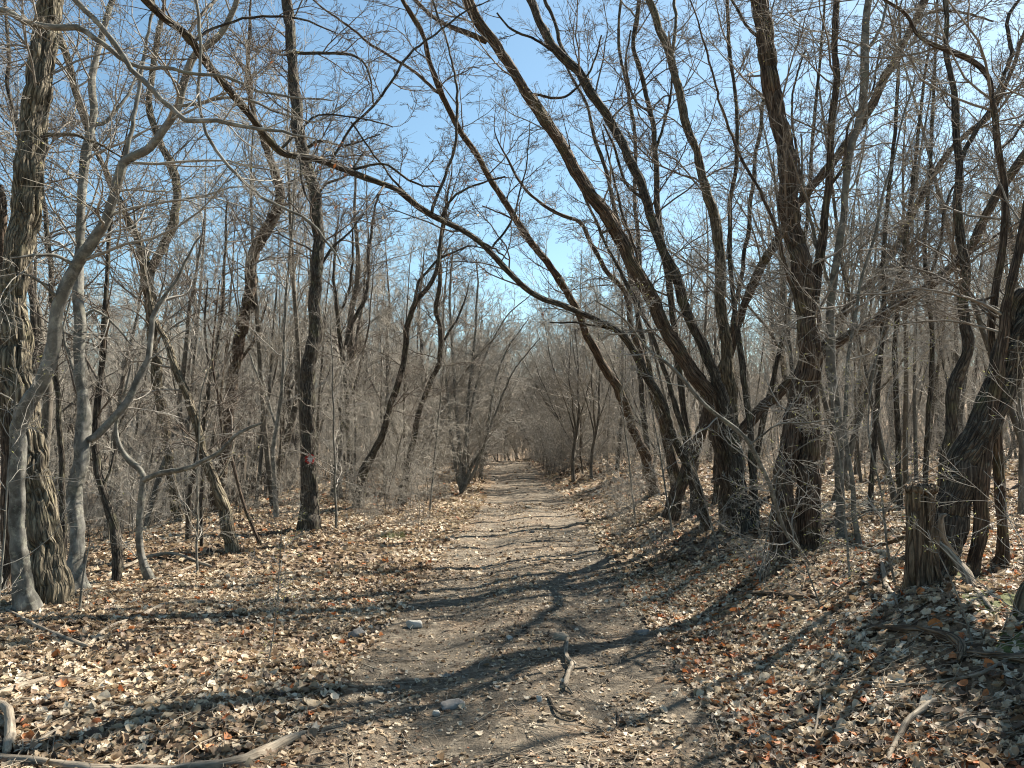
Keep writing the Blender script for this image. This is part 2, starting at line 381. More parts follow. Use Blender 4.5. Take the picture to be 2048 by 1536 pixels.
HERO_GEO = dict(oak=M_OAK, beech=M_BEECH, brown=M_BROWN, dark=M_DARK)
def hero(name, label, kind, pts, limbs=(), d=None, d1=None, ext=2.5, dens=1.0, rt=0.0022, near=False, fl=0.35, group=None,
         tr=(0.3, 1.0), l1=(0.9, 2.2), buds=0, cat='tree', twig=None, up=0.03, flat=0.8, n3=6, n4=2, n2=6, rise=0.6, sink=True):
    """a traced tree: trunk > limbs, crown of branches and twigs"""
    if d is None: d = ground_hit(pts[0][0], pts[0][1])
    if d1 is None: d1 = d
    P, R = px_line(pts, d, d1)
    R = R*(0.84 if kind == 'beech' else 0.9)
    if ext > 0:                                     # the stem goes on above the picture
        dr = norm(P[-1]-P[-2]); q = P[-1]; r = R[-1]; X = []; Y = []
        n = 4
        for k in range(n):
            dr = norm(dr + rng.normal(size=3)*0.13 + np.array([0, 0, 0.12*rise])); q = q + dr*ext/n; r = r*0.72
            X.append(q); Y.append(r)
        P = np.concatenate([P, X]); R = np.concatenate([R, Y])
    base = P[0].copy(); zg = float(hgt(base[0], base[1])); 
    e = thing(name, label, cat, (base[0], base[1], zg), group)
    o = np.array([base[0], base[1], zg])
    if sink:
        dn = norm(P[0]-P[1])*0.5 + np.array([0, 0, -0.5]); P = np.concatenate([[P[0] + dn*0.4], P]); R = np.concatenate([[R[0]*1.06], R])
    step = 0.02 if near else 0.06
    L = np.linalg.norm(np.diff(P, axis=0), axis=1).sum(); K = int(max(16, L/step))
    p, r, L = resample(P, R, K)
    s = np.linspace(0, L, K) - 0.2
    r2 = r.copy()
    if not near: p[1:-1] += 0.012*np.sin(np.linspace(0, L*7, K))[1:-1, None]*rng.normal(size=3)*0.5
    kk = rng.uniform(0, 90, 3)
    for c_ in range(3): p[2:, c_] += 0.30*r[2:]*fbm(s[2:]*2.6 + kk[c_], 0.5, kk[c_], 3)
    g = Geo()
    sd = rng.uniform(0, 60); lobes = rng.integers(4, 7)
    fu = furrow({'oak': 0.021, 'brown': 0.013, 'dark': 0.011, 'beech': 0.0015}[kind]*(1.25 if near else 1), 19 if kind == 'oak' else 26, 0.13 if kind != 'beech' else 0.6, sd)
    def disp(a, Ls, RR):
        e_ = np.exp(-np.maximum(Ls-0.2, 0)/0.16)
        lob = e_*RR*fl*(0.45+0.55*np.cos(a*lobes + sd) + 0.3*np.cos(a*3+1))
        lump = RR*0.075*fbm(np.cos(a)*1.3 + sd, np.sin(a)*1.3, Ls*2.2, 2) + RR*0.09*vnoise(np.cos(a)*0.3+sd, 0.0, Ls*4.5)
        return (fu(a, Ls, RR) if (near or RR.max() > 0.05) else 0)*np.clip(RR/0.08, 0.1, 1) + lob + lump
    big = r.max()
    ks = 84 if near else (28 if big > 0.1 else 14 if big > 0.04 else 8)
    g.add((p-o)[None], r2[None], ks, disp)
    if big > 0.035:                                   # broken-off stubs and short snags
        SP, SR = grow((p-o)[None], r2[None], int(L*1.6), (0.12, 0.9), None, (0.6, 1.3), 5, 0.02, 0.1, 0.34, 0.004, labs=(0.05, 0.22))
        g.add(SP, SR, 7, (lambda a, Ls, RR: RR*0.2*fbm(np.cos(a)*2, np.sin(a)*2, Ls*30, 2)))
    tk = link('trunk', g.mesh('trunk', HERO_GEO[kind]), e)
    par = [((p-o), r)]
    for lp in limbs:
        lpts = lp[0]; dd = lp[1] if len(lp) > 1 else 0.0
        # a limb starts on the trunk: take the depth of the nearest traced trunk point
        a = np.array([q[:2] for q in pts], float); ds = np.linalg.norm(np.diff(a, axis=0), axis=1); cs = np.concatenate([[0], np.cumsum(ds)])/ds.sum()
        k = np.argmin(np.linalg.norm(a-np.array(lpts[0][:2]), axis=1)); dl = d + (d1-d)*cs[k]
        LP, LR = px_line(lpts, dl, dl+dd); LR = LR*0.88
        if lpts[-1][1] < 30 or lpts[-1][2] >= 5:
            dr = norm(LP[-1]-LP[-2]); q = LP[-1]; rr = LR[-1]; X = []; Y = []
            for _ in range(3):
                dr = norm(dr+rng.normal(size=3)*0.2+np.array([0, 0, .1])); q = q+dr*0.35; rr *= 0.6; X.append(q); Y.append(rr)
            LP = np.concatenate([LP, X]); LR = np.concatenate([LR, Y])
        L2 = np.linalg.norm(np.diff(LP, axis=0), axis=1).sum()
        p2, r2_, _ = resample(LP, LR, max(10, int(L2/0.07)))
        jit = np.cumsum(rng.normal(size=p2.shape)*0.006, axis=0); jit[0] = 0; p2 = p2 + jit
        g2 = Geo(); g2.add((p2-o)[None], r2_[None], 12 if LR.max() > 0.02 else 8, (lambda a, Ls, RR: RR*0.13*fbm(np.cos(a)*1.1+sd, np.sin(a), Ls*6, 2)))
        link('limb', g2.mesh('limb', HERO_GEO[kind]), e)
        par.append(((p2-o), r2_))
    tips = []
    if dens > 0:
        g3 = crown_from(par[:1], rt, dens, up, l1, tr, flat, n2=n2, n3=n3, n4=n4, tips=tips)
        if len(par) > 1: g3 = crown_from(par[1:], rt, dens*1.1, up, (l1[0]*0.5, l1[1]*0.6), (0.1, 1.0), flat, geo=g3, n2=n2, n3=n3, n4=n4, tips=tips)
        tw = twig or {'oak': M_TWIG, 'beech': M_TWIGP, 'brown': M_TWIG, 'dark': M_TWIGD}[kind]
        cr = link('crown', g3.mesh('crown', tw), e)
        if buds: link('buds', bud_mesh(tips[0], buds, 0.014, M_BUD), cr, kind='stuff')
    return e, o, p, r, tips, par

# ================================================================== traced trees
# ---- left of the path
hero('furrowed_tree', 'thick tree with deeply furrowed yellow-brown bark, leaning left behind the pale smooth trunk', 'oak',
     [(108,1207,88),(97,1130,74),(84,1050,63),(73,950,58),(62,880,56),(45,800,60),(34,740,62),(30,650,58),(30,600,54),(38,480,56),(53,365,60),(64,273,58),(76,182,54),(88,91,50),(98,0,50)],
     [([(88,270,10),(140,270,8),(200,290,5),(250,320,3)],0.5)], ext=3.5, near=True, dens=0.9, rt=0.002, tr=(0.35,1), fl=0.35, d1=8.2)
hero('smooth_tree', 'pale grey smooth-barked tree kinking sharply right in front of the thick furrowed trunk', 'beech',
     [(52,1222,56),(45,1180,42),(38,1100,37),(33,1000,34),(34,900,37),(38,850,35),(58,800,36),(76,770,32),(92,735,32),(107,685,30),(122,600,30),(157,524,30),(205,456,27),(224,410,25),(238,360,24),(252,322,22),(296,296,20),(328,255,19),(355,214,18),(365,173,18),(387,114,17),(437,73,15),(460,36,14),(474,0,13)],
     [([(240,340,11),(262,270,9),(272,180,9),(282,120,8),(296,50,7),(306,-20,6)],0.3),
      ([(150,530,9),(110,510,8),(60,515,6),(20,520,4)],-0.4), ([(120,600,8),(85,575,6),(60,560,5),(30,545,3)],-0.5),
      ([(356,212,8),(400,205,8),(456,196,7),(510,200,6),(560,220,5),(620,235,4),(670,215,3),(690,200,2)],0.6),
      ([(252,322,6),(230,380,6),(205,420,4)],0.2),([(40,820,8),(20,800,6),(-20,790,4)],-0.3)],
     ext=3, near=True, dens=0.8, fl=0.7, rt=0.002, d1=6.6, tr=(0.35,1), buds=500)
hero('smooth_tree', 'straight grey smooth-barked trunk with a knot and a dark limb rising to the right', 'beech',
     [(160,1182,54),(156,1140,40),(153,1073,34),(151,985,34),(164,900,36),(167,850,36),(162,770,24),(160,685,27),(159,600,26),(158,547,23),(160,456,20),(171,319,22),(180,273,22),(187,228,18),(183,182,17),(186,137,17),(198,91,15),(212,46,14),(225,0,13)],
     [([(178,880,15),(195,868,17),(220,841,17),(254,803,16),(267,769,15),(288,723,14),(292,685,12),(300,634,11),(318,600,9),(345,560,7),(372,505,5),(400,470,4)],0.3),
      ([(162,640,7),(190,620,6),(230,650,5),(262,690,3)],0.2),([(176,250,9),(215,240,8),(250,190,7),(268,150,5),(290,90,4)],0.5),
      ([(160,780,8),(140,720,7),(128,660,6)],0.3)],
     ext=3, near=True, dens=0.8, fl=0.8, rt=0.0022, d1=9.2)
hero('broken_tree', 'dead brown peeling trunk at the left edge, partly hidden by the thick furrowed tree', 'brown',
     [(20,1150,36),(18,1000,30),(14,900,28),(6,760,26),(4,640,24),(3,520,20),(6,400,16),(2,370,9)], d=8.6, ext=0, dens=0.15)
hero('crooked_tree', 'thin dark crooked tree standing between the straight grey trunk and the curved sapling', 'dark',
     [(237,1165,27),(230,1073,22),(212,1000,19),(197,940,18),(190,890,16),(196,800,14),(207,700,14),(212,620,12),(216,520,10),(224,420,8),(240,330,6)],
     [([(205,980,7),(225,930,6),(238,870,4)],0.2)], ext=1, dens=0.8, d1=9.4)
hero('curved_sapling', 'smooth grey sapling curving at its foot and forking into a hooked stem and a bough', 'beech',
     [(300,1162,24),(289,1130,20),(280,1098,17),(277,1048,15),(282,999,14),(287,957,13),(279,940,13),(262,925,15),(247,908,12),(237,888,10),(233,854,9),(238,815,8),(252,775,6),(262,730,4)],
     [([(285,962,13),(300,955,12),(322,946,12),(359,940,11),(381,936,10),(423,915,9),(449,892,9),(470,871,8),(495,856,7),(518,846,4)],-0.3)],
     near=True, ext=0, dens=0.6, l1=(0.3,0.9), rt=0.0018, fl=0.25, tr=(0.1,1))
hero('furrowed_tree', 'slim furrowed tree leaning left across the hollow, its foot on the leaves', 'oak',
     [(466,1106,30),(449,1023,26),(427,960,24),(402,896,21),(389,837,19),(372,786,18),(351,735,16),(332,685,14),(310,635,12),(292,560,10),(283,500,8)],
     [([(432,975,6),(455,930,5),(470,880,4)],0.3)], ext=1.2, dens=0.7, fl=0.3)
hero('forked_tree', 'tall forked tree behind the leaning furrowed one, its stems twisting up to the sky', 'oak',
     [(362,1046,24),(350,1000,22),(340,930,20),(328,850,21),(318,780,22),(308,700,22),(300,620,24),(294,545,25),(278,490,19),(262,450,17),(240,405,15),(215,350,14),(195,310,13),(170,240,15),(150,180,16),(135,120,16),(118,70,14),(110,0,12)],
     [([(298,550,20),(330,490,20),(352,450,20),(361,380,19),(345,320,18),(328,292,17),(305,230,15),(300,190,14),(308,114,13),(325,30,12)],0.8)],
     d=17, d1=15.5, ext=2, rt=0.004, dens=1.0, l1=(1.5,3.2), n4=1)
hero('bare_sapling', 'thin dark sapling left of the leaning furrowed tree foot', 'dark',
     [(372,1108,11),(377,1044,12),(385,960,11),(398,896,10),(406,837,9),(423,748,8),(436,685,7),(444,621,7),(450,500,6),(455,400,4)], ext=0, dens=0.8, d=12, rt=0.003)
hero('bare_sapling', 'thin upright sapling just left of the leaning furrowed tree foot', 'dark',
     [(404,1122,10),(402,1023,8),(405,950,8),(410,850,7),(420,760,6),(410,660,5),(415,560,4)], ext=0, dens=0.8, d=10.8, rt=0.003)
hero('bare_sapling', 'slender brown sapling slanting left over the leaves near the furrowed foot', 'brown',
     [(521,1092,9),(487,1006,8),(461,905,7),(444,854,6),(436,790,5),(425,730,5),(430,640,4),(440,560,3)], ext=0, dens=0.6, rt=0.0025)
hero('pale_sapling', 'pale forked sapling standing left of the trunk with the red mark', 'beech',
     [(552,1042,13),(550,981,11),(546,905,10),(554,854,9),(563,790,8),(567,718,7),(569,642,7),(575,560,6),(585,450,5),(590,350,4)],
     [([(553,858,6),(535,800,5),(510,740,4),(498,700,3)],0.3)], d=15.2, ext=1, dens=0.8, rt=0.0035, up=0.08, l1=(0.7,1.8))
mk = hero('marked_tree', 'tall straight dark trunk carrying the red and white painted trail mark', 'dark',
     [(624,1062,54),(619,1020,42),(617,981,38),(617,896,34),(619,769,34),(625,685,33),(630,600,29),(636,520,27),(637,456,26),(622,365,26),(598,273,27),(589,182,25),(582,91,24),(576,0,24)],
     [([(628,410,8),(650,370,6),(690,350,5),(729,300,4)],0.5),([(606,300,9),(640,280,7),(690,290,5),(760,270,3)],-0.4),([(592,105,8),(650,105,7),(715,108,6),(740,140,5),(748,200,3)],0.5),
      ([(636,540,7),(665,500,6),(700,470,5),(730,430,4)],0.6)],
     ext=4, dens=1.0, rt=0.003, d1=14.6, fl=0.35, l1=(1.2,2.8), tr=(0.35,1))
# painted mark: a red ring and a white centre that lie on the bark
def blaze():
    e, o, p, r, tips, par = mk
    d = p[np.argmin(np.abs(p[:, 2]-(CAM_Z - 0.35)))]
    tgt = at(619.5, 918, p[20, 1])
    k = np.argmin(np.abs(p[:, 2]-tgt[2])); cx, cy = p[k, 0], p[k, 1]; R = r[k]*1.05
    fw = norm(np.array([0-cx, 0-cy, 0])); rt_ = np.array([-fw[1], fw[0], 0.0])
    off = float(np.dot(tgt[:2]-np.array([cx, cy]), rt_[:2]))
    holder = link('trail_blaze', None, e)
    def patch(name, r0, r1, mat, prd, sx=1.0, sy=1.0, jag=0.0):
        n, m = 48, 7; V = []
        for j in range(m):
            for i in range(n):
                a = 2*math.pi*i/n; rr = r0+(r1-r0)*j/(m-1)
                edge = 1 + (jag*math.sin(a*7+1)+jag*math.sin(a*11)+jag*0.8*math.sin(a*17+2))*(1 if j in (0, m-1) else .5)
                u = off + rr*sx*edge*math.cos(a); v = rr*sy*edge*math.sin(a)
                th = u/R; rad = R + prd + 0.002*math.sin(u*260+v*12)
                q = np.array([cx, cy, 0]) + fw*rad*math.cos(th) + rt_*rad*math.sin(th); V.append((q[0]-o[0], q[1]-o[1], tgt[2]+v-o[2]))
        V = np.array(V)
        Q = [[j*n+i, j*n+(i+1) % n, (j+1)*n+(i+1) % n, (j+1)*n+i] for j in range(m-1) for i in range(n)]
        link(name, make_mesh(name, V, np.array(Q), mat), holder)
    patch('paint_ring', 0.040, 0.082, M_RED, 0.028, 0.9, 1.08, 0.09)
    patch('paint_centre', 0.0005, 0.044, M_WHITE, 0.031, 0.85, 1.15, 0.2)
blaze()
hero('crooked_tree', 'dark brown crooked tree bending right then left high behind the pale forked sapling', 'brown',
     [(425,1050,28),(440,950,26),(455,850,26),(465,760,25),(480,680,25),(497,593,27),(510,501,26),(542,447,25),(560,392,23),(547,342,18),(524,273,15),(508,230,12),(495,150,10),(500,60,8)],
     [([(520,500,10),(545,430,8),(590,400,6),(620,350,4)],0.6),([(470,740,8),(500,690,7),(520,640,5)],0.5)], d=18, ext=1.5, rt=0.004, l1=(1.5,3), dens=0.9, n4=1)
hero('dark_stem', 'nearly black curved stem leaning right, the left one of the dark pair by the path', 'dark',
     [(717,1030,26),(725,949,22),(744,910,17),(764,871,15),(787,793,14),(807,726,14),(815,656,14),(830,605,13),(854,578,11),(869,551,10),(877,523,9),(880,490,8),(885,450,6),(900,400,4)],
     [([(830,605,8),(836,566,7),(854,543,6),(881,516,6),(908,504,5),(940,492,4),(985,500,2)],0.5)], d=17.5, d1=16.5, ext=1, rt=0.003, dens=0.8, l1=(0.8,2))
hero('dark_stem', 'nearly black wavy stem, the right one of the dark pair by the path', 'dark',
     [(803,1013,20),(811,949,16),(826,890,14),(838,824,12),(865,757,12),(881,715,12),(879,656,11),(873,617,11),(880,559,10),(881,500,9),(890,440,7),(897,380,5)],
     [([(889,680,6),(912,645,5),(932,594,4),(940,560,2)],0.4)], d=19, d1=18, ext=1, rt=0.003, dens=0.8, l1=(0.8,2))
hero('forked_tree', 'slim tree forking between the marked trunk and the dark pair', 'dark',
     [(712,1032,14),(703,960,13),(696,850,12),(694,773,12),(682,695,11),(676,630,9),(668,560,7),(672,470,5)],
     [([(692,690,9),(709,637,9),(729,598,9),(735,559,8),(737,500,7),(745,430,6),(760,380,4)],0.8),([(684,620,6),(700,570,6),(706,500,5),(702,430,3)],-.5)], d=20, ext=1, rt=0.0035, dens=1, l1=(1,2.4))
hero('many_stemmed_hornbeam', 'clump of thin grey stems left of the path, arching to the right over it', 'beech',
     [(922,987,10),(918,900,9),(912,800,8),(905,700,7),(900,600,6),(905,500,4)],
     [([(922,985,9),(930,900,8),(938,800,7),(947,700,6),(950,600,5),(948,520,3)],0.5),([(921,980,8),(902,880,7),(893,780,6),(885,680,5),(888,600,3)],-0.4),
      ([(922,985,9),(945,930,8),(971,890,7),(985,800,6),(1010,710,4),(1060,630,2)],0.6),([(923,985,8),(955,930,7),(985,850,6),(1025,750,4),(1085,680,2)],-0.6),
      ([(922,985,7),(935,870,6),(965,740,5),(1010,640,3),(1060,590,2)],1.0)], ext=0, rt=0.003, dens=1.3, l1=(1.0,2.6), tr=(0.15,1))
hero('many_stemmed_hornbeam', 'farther clump of thin stems on the left of the path before its crest', 'beech',
     [(962,945,7),(960,880,6),(955,800,5),(958,720,4),(965,640,3)],
     [([(962,942,6),(980,880,5),(1005,820,4),(1040,760,2)],0.5),([(963,942,6),(972,860,5),(990,780,4),(1020,700,2)],-0.5)], d=29, ext=0, rt=0.0045, dens=1.8, l1=(1.2,3), tr=(0.1,1), n4=1)

hero('slender_stem', 'thin wavy dark stem at the far upper left corner, left of the thick furrowed trunk', 'dark', [(70,700,14),(62,560,12),(50,420,11),(40,300,10),(36,251,9),(25,215,9),(14,160,8),(18,114,8),(14,60,7),(9,0,6)],
     [([(36,255,6),(15,225,5),(-20,180,4)],.3)], d=12, ext=1.5, rt=0.0026, dens=1.3, l1=(.7,2), sink=True)
hero('slender_stem', 'slim dark stem between the thick furrowed tree and the straight grey trunk', 'dark', [(128,1090,14),(122,900,12),(112,760,11),(108,640,11),(100,520,11),(90,430,10),(82,370,9),(92,250,8),(100,120,6)], d=11, ext=1.5, rt=0.0026, dens=1.3, l1=(.7,2))
# ---- right of the path
R1 = hero('arching_tree', 'slim tree arching left over the whole path to the upper left corner', 'dark',
     [(1414,1066,24),(1397,985,21),(1366,914,20),(1342,863,19),(1323,805,18),(1287,742,18),(1264,695,17),(1229,656,16),(1192,640,14),(1133,615,14),(1078,592,13),(1028,556,13),(992,515,13),(951,478,13),(896,447,14),(846,419,14),(791,378,14),(746,360,15),(700,342,16),(638,319,17),(565,305,18),(533,273,18),(492,223,18),(447,169,18),(406,118,18),(374,68,19),(328,36,19),(292,0,19)],
     [([(864,425,8),(896,346,7),(912,273,7),(914,182,6),(900,123,5),(882,59,5),(858,-5,5)],0.3),([(982,500,5),(1019,451,5),(1037,396,4),(1055,319,3),(1061,240,2)],0.3),
      ([(880,440,7),(896,400,6),(946,369,5),(1005,349,4)],-0.3),([(374,68,9),(401,27,8),(433,-15,7)],0.4),([(387,85,7),(433,50,6),(547,32,6),(606,34,5),(680,60,3)],0.5),
      ([(597,312,6),(611,387,5),(629,419,3)],-0.2),([(690,340,7),(760,330,6),(830,375,5),(875,380,3)],0.4),([(1225,655,7),(1170,640,5),(1105,638,3)],-0.3),([(951,480,6),(985,495,5),(1020,520,3)],-.3),
      ([(660,325,6),(700,260,6),(760,200,6),(820,110,6),(870,70,5),(930,20,4)],0.4),([(560,300,6),(640,230,5),(700,235,4),(790,255,3)],0.4),([(840,415,6),(780,350,5),(700,240,4)],-.3)],
     d1=5.2, ext=2.0, dens=0.68, rt=0.0018, l1=(0.5,1.5), tr=(0.3,1), rise=1)
hero('leaning_tree', 'slender dark tree leaning left over the path, leftmost of the leaning trunks', 'brown',
     [(1310,992,28),(1299,949,24),(1287,906,22),(1264,852,21),(1241,789,20),(1209,734,19),(1178,676,18),(1147,606,17),(1110,547,17),(1065,488,16),(1028,433,15),(983,365,14),(960,319,14),(919,260,13),(887,196,13),(864,137,12),(846,68,11),(805,0,10)],
     [([(887,195,8),(837,150,7),(791,118,6),(746,91,6),(700,55,5),(640,10,4)],-0.4),([(1100,530,6),(1060,480,5),(1020,440,4),(960,420,3)],0.4)],
     d1=11, ext=1.5, rt=0.0024, dens=0.8, l1=(0.7,2), twig=M_TWIGD)
hero('leaning_tree', 'stout brown trunk leaning far left over the path, the thickest of the leaning ones', 'brown',
     [(1462,1060,46),(1457,975,38),(1440,890,36),(1431,827,35),(1418,785,34),(1385,747,33),(1347,684,33),(1311,611,32),(1279,556,31),(1247,492,30),(1210,428,29),(1174,378,28),(1142,319,27),(1110,269,27),(1065,200,26),(1019,132,25),(996,96,25),(969,59,25),(932,0,23)],
     [([(973,82,15),(928,64,12),(882,41,10),(832,0,9)],-0.3),([(1240,480,8),(1225,455,7),(1200,470,3)],-0.2),([(1060,190,7),(1130,200,6),(1180,150,5),(1200,80,4)],0.5),([(1330,650,9),(1290,590,8),(1272,490,7),(1240,400,6),(1200,250,4)],.5)],
     ext=2, rt=0.0022, dens=0.68, d1=9.4, near=False, l1=(0.8,2.3), buds=300)
hero('leaning_tree', 'dark trunk leaning left beside the stout brown one, forking near the top of the view', 'dark',
     [(1488,1052,34),(1470,900,28),(1440,780,26),(1410,700,24),(1384,647,23),(1352,556,23),(1324,492,22),(1297,419,22),(1274,346,22),(1247,292,21),(1215,232,21),(1183,191,21),(1156,141,21),(1119,109,20),(1087,59,19),(1060,0,18)],
     [([(1150,135,10),(1125,90,9),(1112,40,8),(1088,-10,8)],0.4),([(1120,112,8),(1070,80,6),(1020,60,5),(990,30,4)],-.4),([(1290,400,7),(1250,370,6),(1225,300,6),(1200,250,4)],-.5)],
     d=10.5, d1=10.5, ext=2, rt=0.0024, dens=0.68, l1=(0.8,2.3))
hero('upright_tree', 'grey trunk rising nearly upright between the left-leaning trunks and the crossing brown one', 'oak',
     [(1478,1048,36),(1466,850,28),(1456,720,27),(1446,638,25),(1441,547,24),(1432,456,23),(1414,383,21),(1391,301,19),(1368,237,19),(1359,182,19),(1341,114,19),(1320,60,18),(1300,0,17)],
     [([(1344,110,9),(1352,60,8),(1348,0,7)],0.4)], d=12, ext=2, rt=0.0026, dens=0.72, l1=(0.9,2.5), buds=300)
hero('upright_tree', 'slim dark tree with a wavy top, left of the grey upright trunk', 'dark',
     [(1390,1015,20),(1378,900,17),(1360,750,15),(1345,620,15),(1330,520,14),(1315,410,14),(1311,319,13),(1306,255,12),(1288,169,11),(1268,91,11),(1279,0,10)],
     [([(1312,300,7),(1330,220,6),(1338,140,5),(1330,60,4)],0.4),([(1300,225,6),(1265,200,6),(1248,130,5),(1255,60,4)],-.4)], d=13, ext=2, rt=0.003, dens=0.72, l1=(0.9,2.5))
hero('crossing_tree', 'orange-brown trunk leaning right and crossing behind the big dark upright trunk', 'brown',
     [(1352,990,30),(1372,950,28),(1402,860,26),(1440,760,24),(1469,661,22),(1491,606,21),(1514,547,20),(1546,492,20),(1601,401,19),(1646,346,19),(1687,296,19),(1724,246,18),(1756,182,18),(1792,114,17),(1824,55,17),(1851,0,15)],
     [([(1820,60,8),(1860,28,7),(1930,30,6),(1985,45,4)],0.4),([(1605,395,7),(1590,300,6),(1580,200,5),(1610,100,4)],0.4)], d=12.5, ext=2, rt=0.0028, dens=0.72, l1=(0.9,2.5), d1=12)
hero('crossing_tree', 'long orange-brown trunk slanting low to the right edge behind the upright poles', 'brown',
     [(1452,920,26),(1480,868,24),(1520,818,24),(1560,785,23),(1620,725,22),(1674,688,22),(1747,643,21),(1801,606,21),(1870,561,21),(1938,497,21),(1984,406,20),(2020,350,20),(2055,300,20),(2110,220,18)],
     [([(1850,575,7),(1880,480,6),(1900,380,5),(1960,320,3)],0.4),([(1905,530,6),(1980,480,6),(2060,440,4)],0.4)], d=12, ext=2, rt=0.0028, dens=0.72, l1=(0.9,2.4), d1=11.5)
hero('crossing_tree', 'slim grey-brown trunk slanting right, above the long low one', 'brown',
     [(1560,960,22),(1600,830,20),(1640,710,19),(1687,629,17),(1756,547,16),(1801,478,15),(1847,387,15),(1892,310,13),(1940,262,12),(1979,232,11),(2020,150,9),(2050,60,8)],
     [], d=14, ext=2, rt=0.003, dens=1.1, l1=(0.9,2.4))
for lab, pts_, dd in (
    ('thin reddish stem bending left over the path between the leaning trunks, wavy near its top', [(1368,1002,18),(1330,860,17),(1290,740,15),(1265,656,13),(1247,583,12),(1206,533,11),(1183,488,10),(1160,447,9),(1110,424,8),(1055,383,7),(1010,310,5)], None),
    ('slim stem climbing left of the stout leaning trunk up to the dark forked one', [(1350,985,16),(1320,830,13),(1290,700,12),(1270,600,11),(1250,500,10),(1228,410,10),(1210,333,9),(1188,273,9),(1174,214,8),(1137,141,6)], None),
    ('thin nearly vertical stem in the gap between the leaning trunks and the path', [(1312,975,15),(1300,930,14),(1285,800,12),(1275,660,11),(1279,501,10),(1270,410,9),(1270,273,9),(1256,182,8),(1238,91,7),(1242,0,6)], None),
    ('slim wavy stem between the grey upright trunk and the big dark one', [(1512,1040,17),(1500,850,14),(1480,700,13),(1462,560,11),(1460,420,10),(1475,300,9),(1470,180,8),(1458,90,9),(1455,0,8)], 10.5),
    ('slim straight stem leaning left out of the foot of the leaning group', [(1400,1010,15),(1370,880,13),(1335,760,12),(1300,660,10),(1240,540,9),(1190,440,7),(1150,340,5)], 12.5),
    ('thin straight stem leaning slightly right behind the grey upright trunk', [(1430,1005,14),(1440,850,12),(1460,680,11),(1490,500,10),(1510,330,9),(1530,180,8),(1540,40,6)], 13.5),
    ('slim stem fanning right between the crossing brown trunk and the big dark one', [(1500,1010,15),(1520,870,13),(1560,700,11),(1590,560,10),(1615,430,9),(1625,280,8),(1640,120,6),(1650,0,5)], 13),
    ('thin straight stem rising just right of the twin-topped grey trunk', [(1740,1040,12),(1750,860,11),(1765,660,10),(1770,460,9),(1790,260,8),(1800,60,6)], 12),
    ('slim dark stem standing behind the low slanting trunk near its middle', [(1800,1020,14),(1795,850,12),(1790,680,11),(1810,500,10),(1830,320,8),(1850,150,6)], 12.5),
    ('thin grey stem left of the wavy grey-brown trunk near the right edge', [(1850,1010,12),(1855,850,11),(1865,700,10),(1850,520,9),(1860,330,8),(1870,120,6),(1875,0,5)], 13),
    ):
    hero('slender_stem', lab, 'brown' if 'red' in lab else 'dark', pts_, d=dd, ext=1, rt=0.0024, dens=0.85, l1=(0.6,1.8), twig=M_TWIG, up=0.05)
hero('big_upright_tree', 'big dark-brown upright trunk with cracked bark in front of the right-hand group', 'brown',
     [(1612,1096,70),(1613,1050,58),(1615,996,54),(1616,870,48),(1617,770,47),(1618,700,47),(1616,684,46),(1612,615,45),(1605,547,44),(1594,483,43),(1583,410,42),(1574,328,41),(1560,255,40),(1545,182,40),(1531,91,40),(1520,0,39)],
     [([(1590,590,10),(1574,540,9),(1558,480,8),(1530,410,7),(1482,319,7),(1450,228,6),(1430,150,5),(1400,60,4),(1370,-20,3)],-0.5),([(1545,90,9),(1500,60,7),(1470,10,6)],0.4)],
     near=True, ext=2, rt=0.002, dens=0.7, l1=(0.7,2.0), fl=0.22, buds=600)
hero('twin_tree', 'brown trunk fused at the foot to the left of the big dark upright one', 'brown',
     [(1560,1086,58),(1561,1000,48),(1568,930,40),(1585,820,32),(1605,730,27),(1628,640,24),(1632,570,22),(1642,501,21),(1651,433,19),(1660,342,18),(1662,296,16),(1665,228,15),(1674,160,15),(1669,91,14),(1674,0,13)],
     [([(1655,380,8),(1690,330,7),(1700,250,6),(1740,180,5),(1760,90,4)],0.4)], d=8.3, d1=9, ext=2, rt=0.0022, dens=0.8, l1=(0.7,2), fl=0.2, near=True)
hero('grey_tree', 'grey trunk just right of the big dark upright one, twin tops reaching the upper edge', 'beech',
     [(1683,1080,24),(1680,1000,21),(1678,900,22),(1665,760,22),(1660,638,21),(1669,547,19),(1687,456,18),(1690,387,17),(1701,296,18),(1715,255,19),(1728,182,20),(1729,91,19),(1738,0,16)],
     [([(1668,600,9),(1645,540,8),(1625,470,8),(1606,380,6),(1600,280,4)],-.4),([(1732,110,8),(1760,60,7),(1775,0,6)],.4)], ext=2, rt=0.0024, dens=0.72, l1=(0.7,2), buds=400, fl=0.4)
hero('bare_sapling', 'thin grey sapling standing right of the twin-topped grey trunk', 'beech',
     [(1719,1091,14),(1708,1000,12),(1695,900,11),(1690,800,10),(1700,700,9),(1715,600,8),(1740,500,7),(1790,300,5),(1830,150,4)], ext=0, rt=0.0024, dens=0.68, l1=(0.5,1.6), fl=0.4)
hero('pale_sapling', 'thin wiry sapling sprawling up left across the big trunks from the bank', 'beech',
     [(1622,1138,6),(1605,1106,6),(1575,1072,8),(1554,1022,9),(1537,962,10),(1512,912,11),(1495,882,11),(1469,857,11),(1406,806,10),(1342,734,8),(1300,700,6),(1250,640,5),(1190,600,4)],
     [([(1500,890,5),(1560,850,4),(1640,845,3),(1700,830,2)],-0.5),([(1540,970,4),(1600,900,3),(1680,860,2)],-.4)], d1=6.2, ext=0, rt=0.0017, dens=1.3, l1=(0.4,1.2), tr=(0.15,1), buds=200, near=False)
